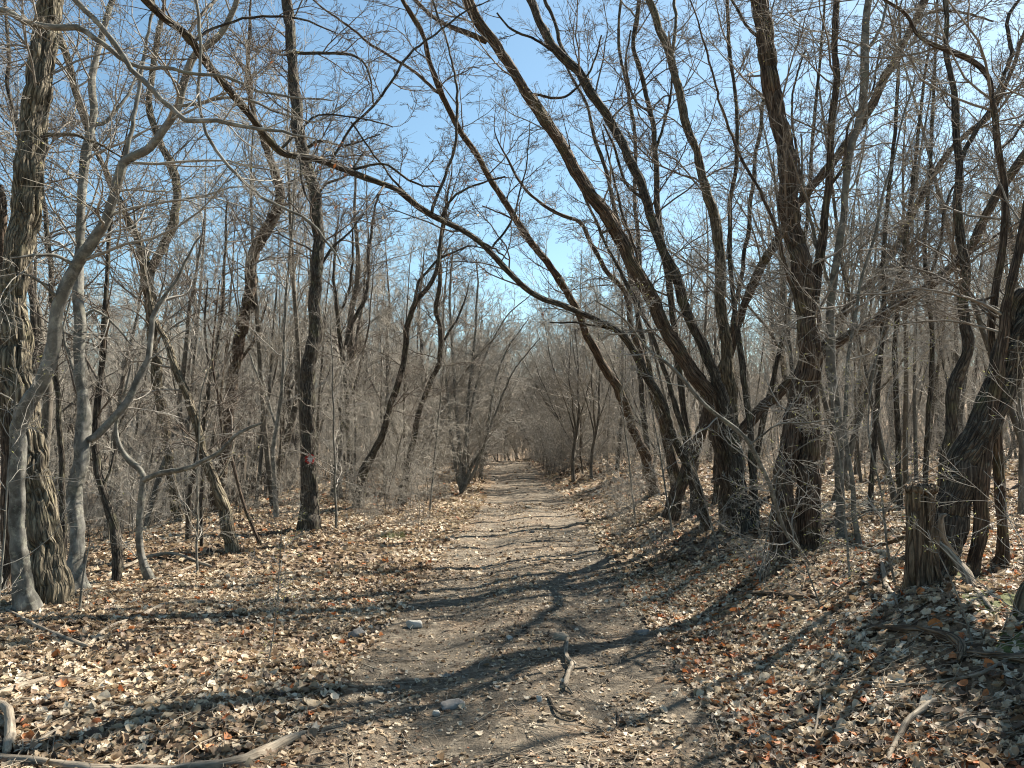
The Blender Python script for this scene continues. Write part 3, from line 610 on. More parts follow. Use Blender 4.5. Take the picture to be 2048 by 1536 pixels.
hero('leaning_tree', 'massive almost black trunk leaning right out of view behind the broken stump', 'dark',
     [(1880,1152,60),(1888,1080,66),(1903,1000,66),(1933,920,68),(1963,850,70),(1993,780,72),(2030,700,74),(2080,610,72),(2140,510,68),(2220,390,62)],
     [([(2035,700,24),(2016,650,24),(2022,605,24),(2048,585,24),(2085,600,20)],-0.1)], near=True, ext=2, rt=0.0018, dens=0.5, fl=0.12)
hero('upright_tree', 'dark tree rising behind the massive leaning trunk and forking at the upper right', 'dark',
     [(1893,1105,32),(1892,1000,30),(1898,911,29),(1903,830,28),(1920,742,27),(1934,684,26),(1929,570,23),(1924,479,21),(1915,387,19),(1915,273,16),(1906,182,14),(1893,91,12),(1888,0,11)],
     [([(1917,330,11),(1952,269,11),(1988,223,10),(2005,182,9),(2030,105,9),(2022,45,8),(2045,0,7)],0.2)], d=8, ext=2, rt=0.0024, dens=0.68, l1=(0.7,2), buds=200)
hero('upright_tree', 'wavy grey-brown trunk near the right edge with a long limb bending up left', 'brown',
     [(2000,1132,36),(2006,1110,28),(2002,1038,23),(1994,911,24),(1998,827,21),(1994,740,20),(1984,661,17),(1993,570,16),(2006,479,16),(2011,387,16),(1997,296,15),(1984,205,14),(1979,160,13),(1952,128,12),(1893,100,11),(1838,73,10),(1810,27,9),(1770,0,8)],
     [([(1996,300,7),(2030,270,6),(2060,230,5)],0.3),([(1990,590,6),(1940,600,5),(1890,560,3)],-.4)], ext=2, rt=0.0024, dens=0.68, l1=(0.7,2), buds=300, fl=0.5)
hero('leaning_tree', 'dark trunk right of the massive leaning one, bending gently to the right', 'brown',
     [(1948,1156,30),(1958,1081,32),(1965,996,32),(1972,911,30),(1985,820,28),(1998,720,26),(2015,600,22),(2040,480,19),(2062,350,15),(2070,250,13)], ext=1, rt=0.002, dens=0.4, fl=0.2)

# ---- trees whose trunks stand just outside the frame and reach into it
off1 = hero('overhanging_tree', 'tree standing beyond the left edge whose pale lichened boughs hang into the upper left', 'beech',
     [(-420,1420,90),(-400,1200,80),(-380,900,74),(-350,600,70),(-300,300,66),(-240,0,60)],
     [([(-320,310,26),(-200,180,22),(-90,70,17),(-10,14,14),(46,36,15),(100,52,15),(160,57,14),(205,91,12),(250,123,10),(292,137,9),(365,141,8),(456,155,7),(524,182,6),(606,196,5),(680,205,3)],0.3),
      ([(-240,0,28),(-60,-90,22),(80,-60,16),(150,0,13),(196,41,13),(237,87,12),(273,137,12),(310,178,12),(351,219,12),(387,246,11),(456,251,10),(501,260,9),(538,269,8),(592,273,6),(650,280,3)],0.2),
      ([(-240,0,20),(0,-120,16),(250,-90,11),(380,-20,8),(400,40,7),(403,180,7),(415,270,7),(456,333,7),(501,374,7),(547,405,6),(611,442,6),(656,488,5),(679,528,3)],0.6)],
     d=4.6, d1=4.9, ext=2, rt=0.0016, dens=0.5, l1=(0.6,1.6), tr=(0.5,1), near=False)
hero('mossy_tree', 'dark mossy foot of a big tree cut off by the right edge', 'oak',
     [(2100,1330,215),(2112,1240,160),(2150,1050,120),(2200,850,112),(2280,600,104),(2400,250,96)], ext=2, d=4.95, d1=5.4, dens=0.12, near=True, fl=0.45, rt=0.002, tr=(0.6,1))
# last year's leaves still hanging on the arching tree's twigs
def hanging_leaves():
    e, o, p, r, tips, par = R1
    E = tips[0]; W_ = E[:, -1] + o
    # only the middle stretch of the arch keeps its leaves
    m = np.nonzero((W_[:, 0] > -1.9) & (W_[:, 0] < 0.7))[0]
    k = rng.choice(m, min(60, len(m)), replace=False); c = E[k, -1]
    n = len(k); a = norm(rng.normal(size=(n, 3)) + [0, 0, -1.2]); b_ = norm(np.cross(a, rng.normal(size=(n, 3)))); s_ = rng.uniform(0.015, 0.03, (n, 1))
    nn = np.cross(a, b_)
    V = np.stack([c, c+a*s_+b_*s_*.45+nn*s_*.2, c+a*s_*1.1, c+a*s_-b_*s_*.45+nn*s_*.2, c+a*s_*2.2+nn*s_*.3], 1).reshape(-1, 3)
    b = np.arange(n)[:, None]*5
    T = np.concatenate([b+[0, 1, 2], b+[0, 2, 3], b+[1, 4, 2], b+[2, 4, 3]])
    link('withered_leaves', make_mesh('withered_leaves', V, None, M_LEAF, {'tone': np.repeat(rng.uniform(0.86, 0.98, n), 5)}, T=T), e, kind='stuff')
hanging_leaves()
# ================================================================== the wood behind: individual trees copied from a few kinds
def arche(name, H, r0, wob, n1, up, ang, lf, rt, tr=(0.25, 1.0), n=(7, 6, 3), flat=1.0, fork=0, mat=(None, None), n1k=None):
    K = 16
    P = np.zeros((1, K, 3)); d = norm(np.array([rng.normal()*0.12, rng.normal()*0.12, 1.0]))
    for k in range(1, K):
        P[0, k] = P[0, k-1] + d*H/(K-1); d = norm(d + rng.normal(size=3)*wob + [0, 0, 0.06])
    P[0, :, 2] -= 0.3
    s = np.linspace(0, 1, K); R = (r0*(1-s)**0.8 + 0.006)[None]
    R[0, 0] *= 1.35; R[0, 1] *= 1.05
    pp, rr, _ = resample(P[0], R[0], 44)
    g = Geo(); P2, R2 = pp[None], rr[None]
    g.add(P2, R2, 10, (lambda a, L, RR: RR*0.10*fbm(np.cos(a)+name_seed, np.sin(a), L*2.5, 2)))
    if fork:
        F, FR = grow(P, R, fork, (0.15, 0.5), (0.5, 0.75), (0.2, 0.5), 12, 0.07, wob*1.3, 0.75, 0.01, 1, 0.3)
        g.add(F, FR, 8)
    c = Geo()
    A, AR = grow(P, R, n1, tr, lf, ang, 9, up, 0.13, 0.5, rt*1.6, flat, 0.5)
    if fork:
        A2, AR2 = grow(F, FR, max(3, n1//3), (0.1, 1.0), (0.2, 0.45), ang, 9, up, 0.13, 0.6, rt*1.6, flat, 0.4)
        A = np.concatenate([A, A2]); AR = np.concatenate([AR, AR2])
    B, BR = grow(A, AR, n[0], (0.1, 1), (0.3, 0.6), (0.4, 1.0), 5, up*0.7, 0.14, 0.65, rt*1.2, 1, 0.45)
    C, CR = grow(B, BR, n[1], (0.1, 1), (0.3, 0.6), (0.4, 1.0), 4, up*0.5, 0.14, 0.7, rt, 1, 0.4)
    c.add(A, AR, 4); c.add(B, BR, 3); c.add(C, CR, 3)
    if n[2]:
        D, DR = grow(C, CR, n[2], (0.2, 1), (0.35, 0.7), (0.4, 0.9), 3, 0.02, 0.1, 0.8, rt*0.8, 1, 0.3); c.add(D, DR, 3)
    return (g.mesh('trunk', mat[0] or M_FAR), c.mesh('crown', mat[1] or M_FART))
name_seed = 3.3
POLES = [arche('pole', H, r, 0.026, 22, 0.10, (0.35, 0.8), (0.12, 0.3), 0.0036, (0.28, 1), (6, 5, 2)) for H, r in ((8.6, .05), (10.5, .062), (7.4, .042), (11.5, .075), (6.4, .036))]
CROOK = [arche('crook', H, r, 0.10, 19, 0.05, (0.5, 1.1), (0.16, 0.36), 0.004, (0.3, 1), (7, 6, 2), fork=f) for H, r, f in ((9.5, .12, 2), (11, .15, 3), (9, .10, 2), (8, .09, 1))]
LEANR = [arche('arch', H, r, 0.07, 24, 0.03, (0.5, 1.1), (0.2, 0.42), 0.0045, (0.12, 1), (8, 6, 2), fork=3) for H, r in ((8, .06), (7, .05), (9, .07))]
def shrub(n, H, rt, k2, k3, spread=0.45):
    g = Geo(); st = Geo()
    base = np.zeros((n, 12, 3)); a = rng.uniform(0, 6.28, n); b = rng.uniform(0.05, spread, n)
    d = np.stack([np.cos(a)*np.sin(b), np.sin(a)*np.sin(b), np.cos(b)], -1); hh = rng.uniform(0.55, 1.1, n)*H
    base[:, 0] = np.stack([np.cos(a)*.12*rng.uniform(0, 3, n), np.sin(a)*.12*rng.uniform(0, 3, n), np.full(n, -0.1)], -1)
    for k in range(1, 12):
        base[:, k] = base[:, k-1] + d*(hh/11)[:, None]; d = norm(d + rng.normal(size=d.shape)*0.09 + [0, 0, 0.02])
    R = np.linspace(1, 0.15, 12)[None]*rng.uniform(0.006, 0.013, n)[:, None]
    st.add(base, R, 5)
    A, AR = grow(base, R, k2, (0.12, 1), (0.2, 0.5), (0.5, 1.2), 6, 0.02, 0.15, 0.6, rt*1.2, 0.8, 0.4)
    B, BR = grow(A, AR, k3, (0.1, 1), (0.3, 0.6), (0.4, 1.1), 4, 0.0, 0.15, 0.7, rt, 1, 0.4)
    C, CR = grow(B, BR, 4, (0.1, 1), (0.3, 0.7), (0.4, 1.0), 3, 0.0, 0.15, 0.7, rt*.85, 1, 0.4)
    g.add(A, AR, 4); g.add(B, BR, 3); g.add(C, CR, 3)
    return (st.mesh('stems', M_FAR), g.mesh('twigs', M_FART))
SHRUB = [shrub(7, 2.6, 0.003, 9, 6), shrub(5, 3.4, 0.003, 10, 6), shrub(9, 1.8, 0.0026, 8, 6, 0.7), shrub(6, 2.2, 0.003, 10, 6, 0.6)]

placed = []
def free(x, y, md):
    for a, b, c in placed:
        if (a-x)**2 + (b-y)**2 < (0.5*(md+c))**2: return False
    placed.append((x, y, md)); return True
def inview(x, y, m=1.15): return abs(x)/max(y, .1) < 0.649*m
protos = {}
def put(kind, meshes, x, y, s, rz, label, cat, group, tilt=0.0, names=('trunk', 'crown')):
    key = meshes[0].name
    if key not in protos:
        e = bpy.data.objects.new(kind, None); COL.objects.link(e); e.empty_display_size = .3
        ch = [link(names[i], meshes[i], e) for i in range(2)]
        protos[key] = (e, ch); src = e
    else:
        e0, ch0 = protos[key]; src = e0.copy(); src.name = kind; COL.objects.link(src)
        for c in ch0:
            q = c.copy(); COL.objects.link(q); q.parent = src
    src.location = (x, y, float(hgt(x, y))); src.scale = (s, s, s*rng.uniform(0.92, 1.1))
    src.rotation_euler = (rng.normal()*0.05, tilt + rng.normal()*0.05, rz)
    # which part of the wood: told apart by the marked trunk, the big upright trunk, and by distance
    q = x/y; ph = ''
    if group.startswith(('slender', 'crooked', 'forked', 'bare shrubs left of', 'bare shrubs right of', 'arching')):
        if q < -0.255: ph = 'seen left of the marked trunk'
        elif q < 0.0: ph = 'seen between marked trunk and path'
        elif q < 0.37: ph = 'seen left of the big upright trunk'
        else: ph = 'seen right of the big upright trunk'
        rk = 'near' if y < 24 else 'far'
        label = rk + ' ' + label + ', ' + ph; group = rk + ' ' + group + ', ' + ph
    src['label'] = label; src['category'] = cat; src['group'] = group
    return src
def scatter(n, box, md, fn, tries=4000, cond=None):
    k = 0
    for _ in range(tries):
        if k >= n: break
        x = rng.uniform(box[0], box[1]); y = box[2] + (box[3]-box[2])*rng.uniform()**0.8
        if not inview(x, y): continue
        if cond is not None and not cond(x, y): continue
        if free(x, y, md): fn(x, y); k += 1
    return k
side = lambda w: (lambda x, y: abs(x - float(xc(min(y, 90)))) > w and not (x > 0 and y < 9.5) and not (x < 0 and (y < 11 or x > -3.9 - 0*y and y < 17)))
pick = lambda L: L[rng.integers(len(L))]
# right plateau: dense stand of slender poles
scatter(130, (3.4, 34, 10.5, 44), 0.6, lambda x, y: put('pole_tree', pick(POLES), x, y, rng.uniform(.75, 1.15), rng.uniform(0, 6.28),
        'bare pole-like tree behind the bank', 'tree', 'slender poles behind the right bank'), cond=side(3.2))
scatter(16, (4.5, 40, 15, 48), 2.0, lambda x, y: put('crooked_tree', pick(CROOK), x, y, rng.uniform(.8, 1.1), rng.uniform(0, 6.28),
        'thick forked bare tree behind the bank', 'tree', 'forked trees behind the right bank'), cond=side(3.6))
# left hollow
scatter(72, (-36, -3.2, 14, 48), 1.0, lambda x, y: put('crooked_tree', pick(CROOK), x, y, rng.uniform(.85, 1.2), rng.uniform(0, 6.28),
        'crooked bare tree in the hollow', 'tree', 'crooked trees in the left hollow'), cond=side(3.2))
scatter(110, (-36, -2.4, 14, 48), 0.6, lambda x, y: put('pole_tree', pick(POLES), x, y, rng.uniform(.7, 1.1), rng.uniform(0, 6.28),
        'slender bare tree in the hollow', 'tree', 'slender trees in the left hollow'), cond=side(2.6))
# saplings that lean in over the path further on
def lean(x, y):
    c = float(xc(y)); put('arching_sapling', pick(LEANR), x, y, rng.uniform(.6, .85), 0, 'arching bare sapling beside the path', 'tree', 'arching saplings along the far path', tilt=(0.22 if x < c else -0.22))
scatter(60, (-5.5, 6.5, 19, 62), 0.8, lean, cond=lambda x, y: 1.6 < abs(x-float(xc(y))) < 5)
# brushwood
scatter(125, (-26, -2.0, 13, 42), 0.5, lambda x, y: put('bare_shrub', pick(SHRUB), x, y, rng.uniform(.7, 1.15), rng.uniform(0, 6.28),
        'leafless shrub under the hollow trees', 'shrub', 'bare shrubs left of the path', names=('stems', 'twigs')), cond=side(1.9))
scatter(80, (2.6, 30, 10, 40), 0.6, lambda x, y: put('bare_shrub', pick(SHRUB), x, y, rng.uniform(.45, .95), rng.uniform(0, 6.28),
        'leafless shrub under the bank trees', 'shrub', 'bare shrubs right of the path', names=('stems', 'twigs')), cond=lambda x, y: x > 2.3+float(xc(y)) and (x < 6 and y > 12 or y > 17))
# low brush on the edges of the path
scatter(10, (1.7, 3.0, 9, 19), 0.5, lambda x, y: put('low_brush', pick(SHRUB), x, y, rng.uniform(.22, .4), rng.uniform(0, 6.28),
        'knee-high twiggy brush on the slope just right of the path', 'shrub', 'low brush on the right slope', names=('stems', 'twigs')), cond=lambda x, y: x - float(xc(y)) > 1.5)
scatter(14, (-4.2, -1.5, 13.5, 21), 0.4, lambda x, y: put('low_brush', pick(SHRUB), x, y, rng.uniform(.25, .5), rng.uniform(0, 6.28),
        'knee-high twiggy brush on the leaves just left of the path', 'shrub', 'low brush left of the path', names=('stems', 'twigs')))
# the bend in the path closes the view with thicket
scatter(34, (1.3, 5.0, 27, 41), 0.4, lambda x, y: put('bare_shrub', pick(SHRUB), x, y, rng.uniform(.6, 1.1), rng.uniform(0, 6.28),
        'twiggy shrub in the upright thicket on the right edge of the far path', 'shrub', 'thicket on the right of the far path', names=('stems', 'twigs')), cond=lambda x, y: x - float(xc(y)) > 1.25)
scatter(16, (-5, -1.2, 26, 44), 0.6, lambda x, y: put('bare_shrub', pick(SHRUB), x, y, rng.uniform(.6, 1.0), rng.uniform(0, 6.28),
        'leafless twiggy shrub on the left rim of the far path', 'shrub', 'bare shrubs on the left rim of the far path', names=('stems', 'twigs')), cond=lambda x, y: x - float(xc(y)) < -1.3)
scatter(44, (-4, 6, 42, 60), 0.7, lambda x, y: put('bare_shrub', SHRUB[1], x, y, rng.uniform(.9, 1.3), rng.uniform(0, 6.28),
        'tall twiggy shrub in the thicket where the path bends away', 'shrub', 'shrubs at the bend of the path', names=('stems', 'twigs')), cond=lambda x, y: x - float(xc(y)) > 1.2)

# far wood: reads as one mass
def far_wood():
    g = Geo(); t = Geo(); N = 860
    y = 44 + 100*rng.uniform(size=N)**1.1; x = rng.uniform(-0.72, 0.72, N)*y
    ok = ~((np.abs(x - xc(y)) < 1.8) & (y < 72)); x, y = x[ok], y[ok]; n = len(x); K = 7
    H = rng.uniform(9.0, 13.0, n); P = np.zeros((n, K, 3)); P[:, 0] = np.stack([x, y, hgt(x, y)-0.3], -1); d = norm(rng.normal(size=(n, 3))*0.12 + [0, 0, 1])
    for k in range(1, K):
        P[:, k] = P[:, k-1] + d*(H/(K-1))[:, None]; d = norm(d + rng.normal(size=d.shape)*0.09)
    R = np.linspace(1, 0.12, K)[None]*rng.uniform(0.06, 0.15, n)[:, None]
    g.add(P, R, 6)
    A, AR = grow(P, R, 14, (0.12, 1), (0.16, 0.4), (0.4, 1.0), 5, 0.08, 0.12, 0.5, 0.011, 1, 0.5)
    B, BR = grow(A, AR, 6, (0.1, 1), (0.3, 0.65), (0.4, 1.0), 4, 0.05, 0.12, 0.6, 0.008, 1, 0.4)
    C, CR = grow(B, BR, 3, (0.1, 1), (0.35, 0.7), (0.4, 1.0), 3, 0.03, 0.12, 0.6, 0.007, 1, 0.4)
    g.add(A, AR, 3); g.add(B, BR, 3); g.add(C, CR, 3)
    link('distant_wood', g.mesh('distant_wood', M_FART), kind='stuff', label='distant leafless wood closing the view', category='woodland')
far_wood()
# ================================================================== stump, fallen wood, stones
LOGS = []
def log(name, label, pts, d=None, mat=M_DEAD, lift=0.4, k=14, cat='branch', forks=(), follow=True, rough=0.12, sides=None, dz=None):
    """fallen wood: the traced line laid on the ground"""
    def lay(pts):
        Q = []; R = []
        for i, (x, y, w) in enumerate(pts):
            dd = ground_hit(x, y) if follow else (d[i] if hasattr(d, '__len__') else d)
            q = at(x, y, dd); r = w*dd/FPX/2
            if follow: q = q + np.array([0, 0, r*lift + 0.012])
            Q.append(q); R.append(r)
        return np.array(Q), np.array(R)
    Q, R = lay(pts); o = np.array([Q[:, 0].mean(), Q[:, 1].mean(), float(hgt(Q[:, 0].mean(), Q[:, 1].mean()))])
    g = Geo(); sd = rng.uniform(0, 50)
    def dp(a, L, RR): return RR*rough*1.3*fbm(np.cos(a)*1.4+sd, np.sin(a)*1.4, L*9, 3)
    for ln in (pts,)+tuple(forks):
        q, r = lay(ln); L = np.linalg.norm(np.diff(q, axis=0), axis=1).sum()
        p, rr, _ = resample(q, r, max(10, int(L/0.03))); p = p + np.cumsum(rng.normal(size=p.shape)*0.0015, axis=0)
        rr[0] *= 0.55; rr[-1] *= 0.5
        # closed ends
        p = np.concatenate([p[:1] - (p[1:2]-p[:1])*0.15, p, p[-1:] + (p[-1:]-p[-2:-1])*0.15]); rr = np.concatenate([[0.0003], rr, [0.0003]])
        if follow: LOGS.extend([(float(a_[0]), float(a_[1]), float(b_)) for a_, b_ in zip(p[::2], rr[::2])])
        g.add((p-o)[None], rr[None], k, dp)
    ob = link(name, g.mesh(name, mat), None, label=label, category=cat); ob.location = o
    return ob

def stump():
    d = ground_hit(1842, 1176); base = at(1842, 1176, d); o = np.array([base[0], base[1], float(hgt(base[0], base[1]))])
    e = thing('tree_stump', 'tall broken rotten stump with a mossy foot in front of the massive leaning trunk', 'stump', o)
    P, R = px_line([(1848,1200,76),(1845,1170,68),(1843,1120,62),(1843,1060,58),(1842,1000,54),(1842,972,52)], d, d)
    p, r, L = resample(P, R, 120); g = Geo(); fu = furrow(0.03, 15, 0.06, 4.4)
    K = len(p)
    def dp(a, Ls, RR):
        e_ = np.exp(-Ls/0.10)
        return fu(a, Ls, RR) + e_*RR*0.3*(0.4+np.cos(a*5+.6)) + RR*.07*fbm(np.cos(a), np.sin(a), Ls*4, 2)
    g.add((p-o)[None], r[None], 96, dp)
    # jagged top: the last ring rises and falls, then closes inward
    V = g.V[0].reshape(K, 96, 3); a = np.arange(96)
    jag = 0.025*vnoise(a*0.5, 0.3) + 0.02*vnoise(a*1.7, 2.2)
    for q in range(6): V[K-1-q, :, 2] += jag*(1-q/6)
    c = V[-1].mean(0); rings = [c + (V[-1]-c)*s + np.array([0, 0, -dz]) + np.stack([0*a, 0*a, 0.012*vnoise(a*1.1, s*9)], -1) for s, dz in ((0.86, 0.01), (0.6, 0.05), (0.3, 0.04), (0.01, 0.05))]
    B = g.B[0].reshape(K, 96, 3); Bn = np.concatenate([B, np.stack([B[-1]*[s, s, 1] for s in (0.86, .6, .3, .01)])]); Vn = np.concatenate([V, np.stack(rings)])
    KK = K+4; j = np.arange(KK-1)[:, None]; l = np.arange(96)[None]
    Q = np.stack([j*96+l, j*96+(l+1) % 96, (j+1)*96+(l+1) % 96, (j+1)*96+l], -1).reshape(-1, 4)
    link('trunk', make_mesh('trunk', Vn.reshape(-1, 3), Q, M_ROT, {'bark': Bn.reshape(-1, 3)}), e)
    # cap of peeling bark strip round the top
    n = 60; aa = np.linspace(0, 2*math.pi, n, endpoint=False); T = p[-1]-o; rr = r[-1]
    V = []
    for z, s in ((-.055, 1.05), (-.03, 1.16), (-.005, 1.20), (.012, 1.08), (.006, .9), (-.02, .85)):
        for i in range(n):
            q = s*rr*(1 + .07*float(vnoise(i*.55, z*30))); V.append((T[0]+q*math.cos(aa[i]), T[1]+q*math.sin(aa[i]), T[2]-0.0+z+.012*float(vnoise(i*.8, 7+z*9))))
    m = 6; Q = [[j*n+i, j*n+(i+1) % n, ((j+1) % m)*n+(i+1) % n, ((j+1) % m)*n+i] for j in range(m) for i in range(n)]
    link('bark_collar', make_mesh('bark_collar', np.array(V), np.array(Q), M_ROT, {'bark': np.array(V)}), e)
    # a split slab of bark leaning off its right foot
    sl_ = Geo(); sp, sr = px_line([(1862,1100,8),(1872,1130,10),(1884,1165,9),(1890,1180,5)], d-.05, d-.12); q, rr2, _ = resample(sp, sr, 20)
    sl_.add((q-o)[None], rr2[None], 10); link('bark_slab', sl_.mesh('bark_slab', M_ROT), e)
stump()
dS = ground_hit(1842, 1176)
log('dead_branch', 'pale weathered forked branch leaning against the right side of the broken stump',
    [(1861,1077,9),(1892,1100,14),(1918,1129,17),(1933,1155,20),(1944,1184,15),(1954,1212,11),(1958,1240,4)], d=[dS+.05,dS-.05,dS-.15,dS-.25,dS-.33,dS-.42,dS-.5], follow=False, forks=[])
log('dead_branch', 'short pale crooked dead stub standing behind the weathered forked branch', [(1893,1028,7),(1884,1034,9),(1883,1051,11),(1888,1077,11),(1900,1095,9),(1915,1112,7)], d=[dS+.25]*6, follow=False)
log('dead_branch', 'dark prong lying right of the weathered forked branch near the mossy foot', [(1938,1170,8),(1962,1195,9),(1976,1212,9),(1990,1228,4)])
log('dead_branch', 'small whitish crooked stick on the bank left of the broken stump', [(1762,1122,5),(1767,1146,9),(1772,1173,9),(1785,1196,8),(1792,1216,4)])
log('fallen_log', 'curved brown log lying in leaves below the broken stump', [(1735,1261,10),(1770,1264,13),(1808,1267,16),(1845,1270,18),(1880,1277,20),(1908,1291,22),(1922,1311,20),(1916,1330,12)], mat=M_ROT, k=24, cat='log')
log('fallen_log', 'dark low log running out of the right edge below the mossy foot', [(1925,1312,12),(1970,1318,15),(2010,1322,16),(2070,1326,14)], mat=M_ROT, cat='log')
log('fallen_log', 'brown log half sunk in leaves on the bank below the big upright trunk', [(1480,1188,7),(1520,1192,10),(1562,1194,10),(1600,1198,10),(1640,1196,7)], mat=M_ROT, cat='log')
log('fallen_log', 'barkless log lying along the bottom edge left of the path', [(-20,1524,18),(73,1533,17),(200,1545,17),(330,1548,18),(440,1540,20),(488,1528,20),(537,1508,22),(586,1484,16),(617,1468,7)], k=24, cat='log')
log('fallen_log', 'pale upright curved limb at the lower left corner', [(-15,1416,12),(4,1426,16),(18,1448,18),(22,1475,18),(18,1498,19),(12,1520,14)], k=24, cat='log', lift=1.4)
log('fallen_log', 'pale broken log lying at the left edge above the curved limb', [(-25,1412,16),(0,1398,16),(49,1378,13),(98,1362,8)], cat='log', k=20)
log('fallen_branch', 'long pale curved branch on the leaves before the furrowed trees', [(171,1300,8),(190,1284,9),(215,1262,11),(273,1240,12),(310,1224,12),(345,1213,11),(391,1209,9),(440,1216,5),(480,1218,2)])
log('fallen_branch', 'thin grey branch slanting down from the foot of the pale smooth tree', [(5,1222,4),(35,1238,6),(63,1256,7),(107,1275,8),(150,1298,9),(175,1306,6)], forks=[[(63,1256,4),(60,1235,3),(52,1222,2)],[(110,1276,4),(122,1262,3),(118,1245,2)]], lift=1.2)
log('fallen_branch', 'half-buried dark branch inside the long shadow at the lower left', [(262,1384,6),(300,1396,9),(335,1402,10),(366,1402,10),(410,1397,9),(445,1389,5)], mat=M_ROT)
log('fallen_branch', 'short pale stick with a broken tip near the lower left corner', [(150,1436,4),(135,1450,6),(117,1465,8),(90,1482,8),(62,1501,6)], forks=[[(120,1462,3),(146,1462,2),(156,1438,2)]])
log('fallen_branch', 'long pale pole on the ground behind the curved sapling', [(215,1160,8),(250,1140,7),(300,1118,7),(345,1112,7),(385,1126,7),(430,1138,5)], lift=1.5)
log('fallen_branch', 'thin pale stick fanning across leaves right of the curved sapling', [(300,1160,4),(345,1150,5),(380,1138,5),(430,1120,3)], lift=1.2)
log('stick', 'crooked upright-looking grey stick lying on the path below the brown stone', [(1135,1281,5),(1134,1300,7),(1137,1325,8),(1147,1341,10),(1140,1362,10),(1133,1388,9)], forks=[[(1137,1322,4),(1150,1332,4),(1153,1342,3)],[(1134,1380,5),(1148,1392,3)]], lift=1.5, k=16)
log('stick', 'thin dark curved stick among pale leaves near the bottom middle', [(1093,1392,4),(1102,1412,5),(1115,1432,5),(1140,1440,5),(1160,1441,3)], mat=M_ROT)
log('fallen_branch', 'broken brown branch pointing down in the lower right corner', [(1878,1404,8),(1860,1420,13),(1838,1436,13),(1815,1455,12),(1795,1485,12),(1780,1512,10),(1772,1540,8)], forks=[[(1862,1418,5),(1876,1390,5),(1880,1352,3)]], lift=1.0, k=18)
log('stick', 'pale thin forked twig standing out of leaves right of the path', [(1641,1396,4),(1640,1425,5),(1636,1455,5),(1632,1478,4)], forks=[[(1660,1418,3),(1648,1440,4),(1637,1462,4)]], lift=3)
log('fallen_branch', 'long thin grey branch crossing the leaves at the right edge', [(1820,1375,4),(1890,1368,5),(1950,1358,6),(2000,1336,6),(2060,1304,5)], lift=1.3)
log('fallen_branch', 'thin grey rod lying across leaves near the lower right corner', [(1830,1500,4),(1890,1465,7),(1935,1442,7),(1990,1440,6),(2060,1446,5)], lift=1.1)
log('fallen_branch', 'long straight brown rod on red leaves below the curved log', [(1670,1360,3),(1740,1373,5),(1800,1378,5),(1860,1374,4)], lift=1)
log('stick', 'thin dark curved stick on bare soil in the path foreground', [(1232,1425,4),(1240,1448,5),(1228,1475,5),(1214,1503,3)], mat=M_ROT)
log('stick', 'small pale stick across the path halfway to the bend', [(1152,1048,3),(1180,1051,4),(1212,1050,3)], lift=1.5)
log('dead_branch', 'crooked reddish dead branch on the bank left of the broken stump', [(1735,1092,5),(1765,1088,7),(1790,1080,9),(1815,1070,10)], mat=M_ROT, d=[dS+1.0,dS+.7,dS+.4,dS+.2], follow=False)

def stone(name, label, px, py, w, h, mat, flat=0.6, seed=1, ang=0.6):
    d = ground_hit(px, py+h*0.4); c = at(px, py+h*0.4, d); z = float(hgt(c[0], c[1])); s = w*d/FPX/2; sz = h*d/FPX*0.62
    n, m = 28, 16; V = []
    for j in range(m+1):
        for i in range(n):
            ph = math.pi*j/m; th = 2*math.pi*i/n; v = np.array([math.sin(ph)*math.cos(th), math.sin(ph)*math.sin(th), math.cos(ph)])
            v = np.sign(v)*np.abs(v)**0.72; V.append(v)
    V = np.array(V); nn = 1 + 0.16*fbm(V[:, 0]*1.3+seed*7, V[:, 1]*1.3, V[:, 2]*1.3, 3) + 0.02*fbm(V[:, 0]*7, V[:, 1]*7, V[:, 2]*7+seed, 2)
    lr = np.random.default_rng(seed)
    for _ in range(9):
        pn = norm(lr.normal(size=3)+[0, 0, .3]); cc = lr.uniform(.62, .85); ex = np.maximum(V@pn - cc, 0); V = V - ex[:, None]*pn
    V = V*nn[:, None]*[s*1.1, s*flat*1.1, sz]; ca, sa = math.cos(ang), math.sin(ang)
    V = np.stack([V[:, 0]*ca-V[:, 1]*sa*0.5, V[:, 0]*sa*.35+V[:, 1]*ca, V[:, 2]], -1)
    Q = [[j*n+i, (j+1)*n+i, (j+1)*n+(i+1) % n, j*n+(i+1) % n] for j in range(m) for i in range(n)]
    ob = link(name, make_mesh(name, V, np.array(Q), mat), None, label=label, category='stone'); ob.location = (c[0], c[1], z + sz*0.3)
stone('stone', 'white angular stone at the left edge of the path', 828, 1247, 32, 20, M_STW, 0.6, 1, 0.2)
stone('stone', 'large grey rounded stone in the leaves left of the path', 716, 1266, 42, 26, M_STG, 0.7, 2)
stone('stone', 'rounded brown stone at the upper end of the crooked grey stick', 1124, 1272, 28, 18, M_STB, 0.8, 3, 0.1)
stone('stone', 'flat grey stone sunk in the shaded soil of the path foreground', 903, 1408, 54, 16, M_STG, 0.7, 4, 0.1)
stone('stone', 'small pale stone just left of the flat grey stone', 872, 1428, 20, 13, M_STW, 0.8, 5)
stone('stone', 'small grey stone at the upper edge of the big shadow on the path', 893, 1349, 16, 9, M_STG, 0.8, 6)
stone('stone', 'small whitish stone on the path right of the white angular one', 1019, 1275, 13, 8, M_STW, 0.8, 7)
stone('stone', 'small pale stone low in the middle of the path foreground', 1078, 1398, 12, 13, M_STW, 0.8, 8)
stone('stone', 'brown stone far up the path before it brightens', 1057, 1014, 14, 8, M_STB, 0.8, 9)
stone('stone', 'small stone on the path beside the far shadow bars', 1065, 1063, 10, 6, M_STG, 0.8, 10)
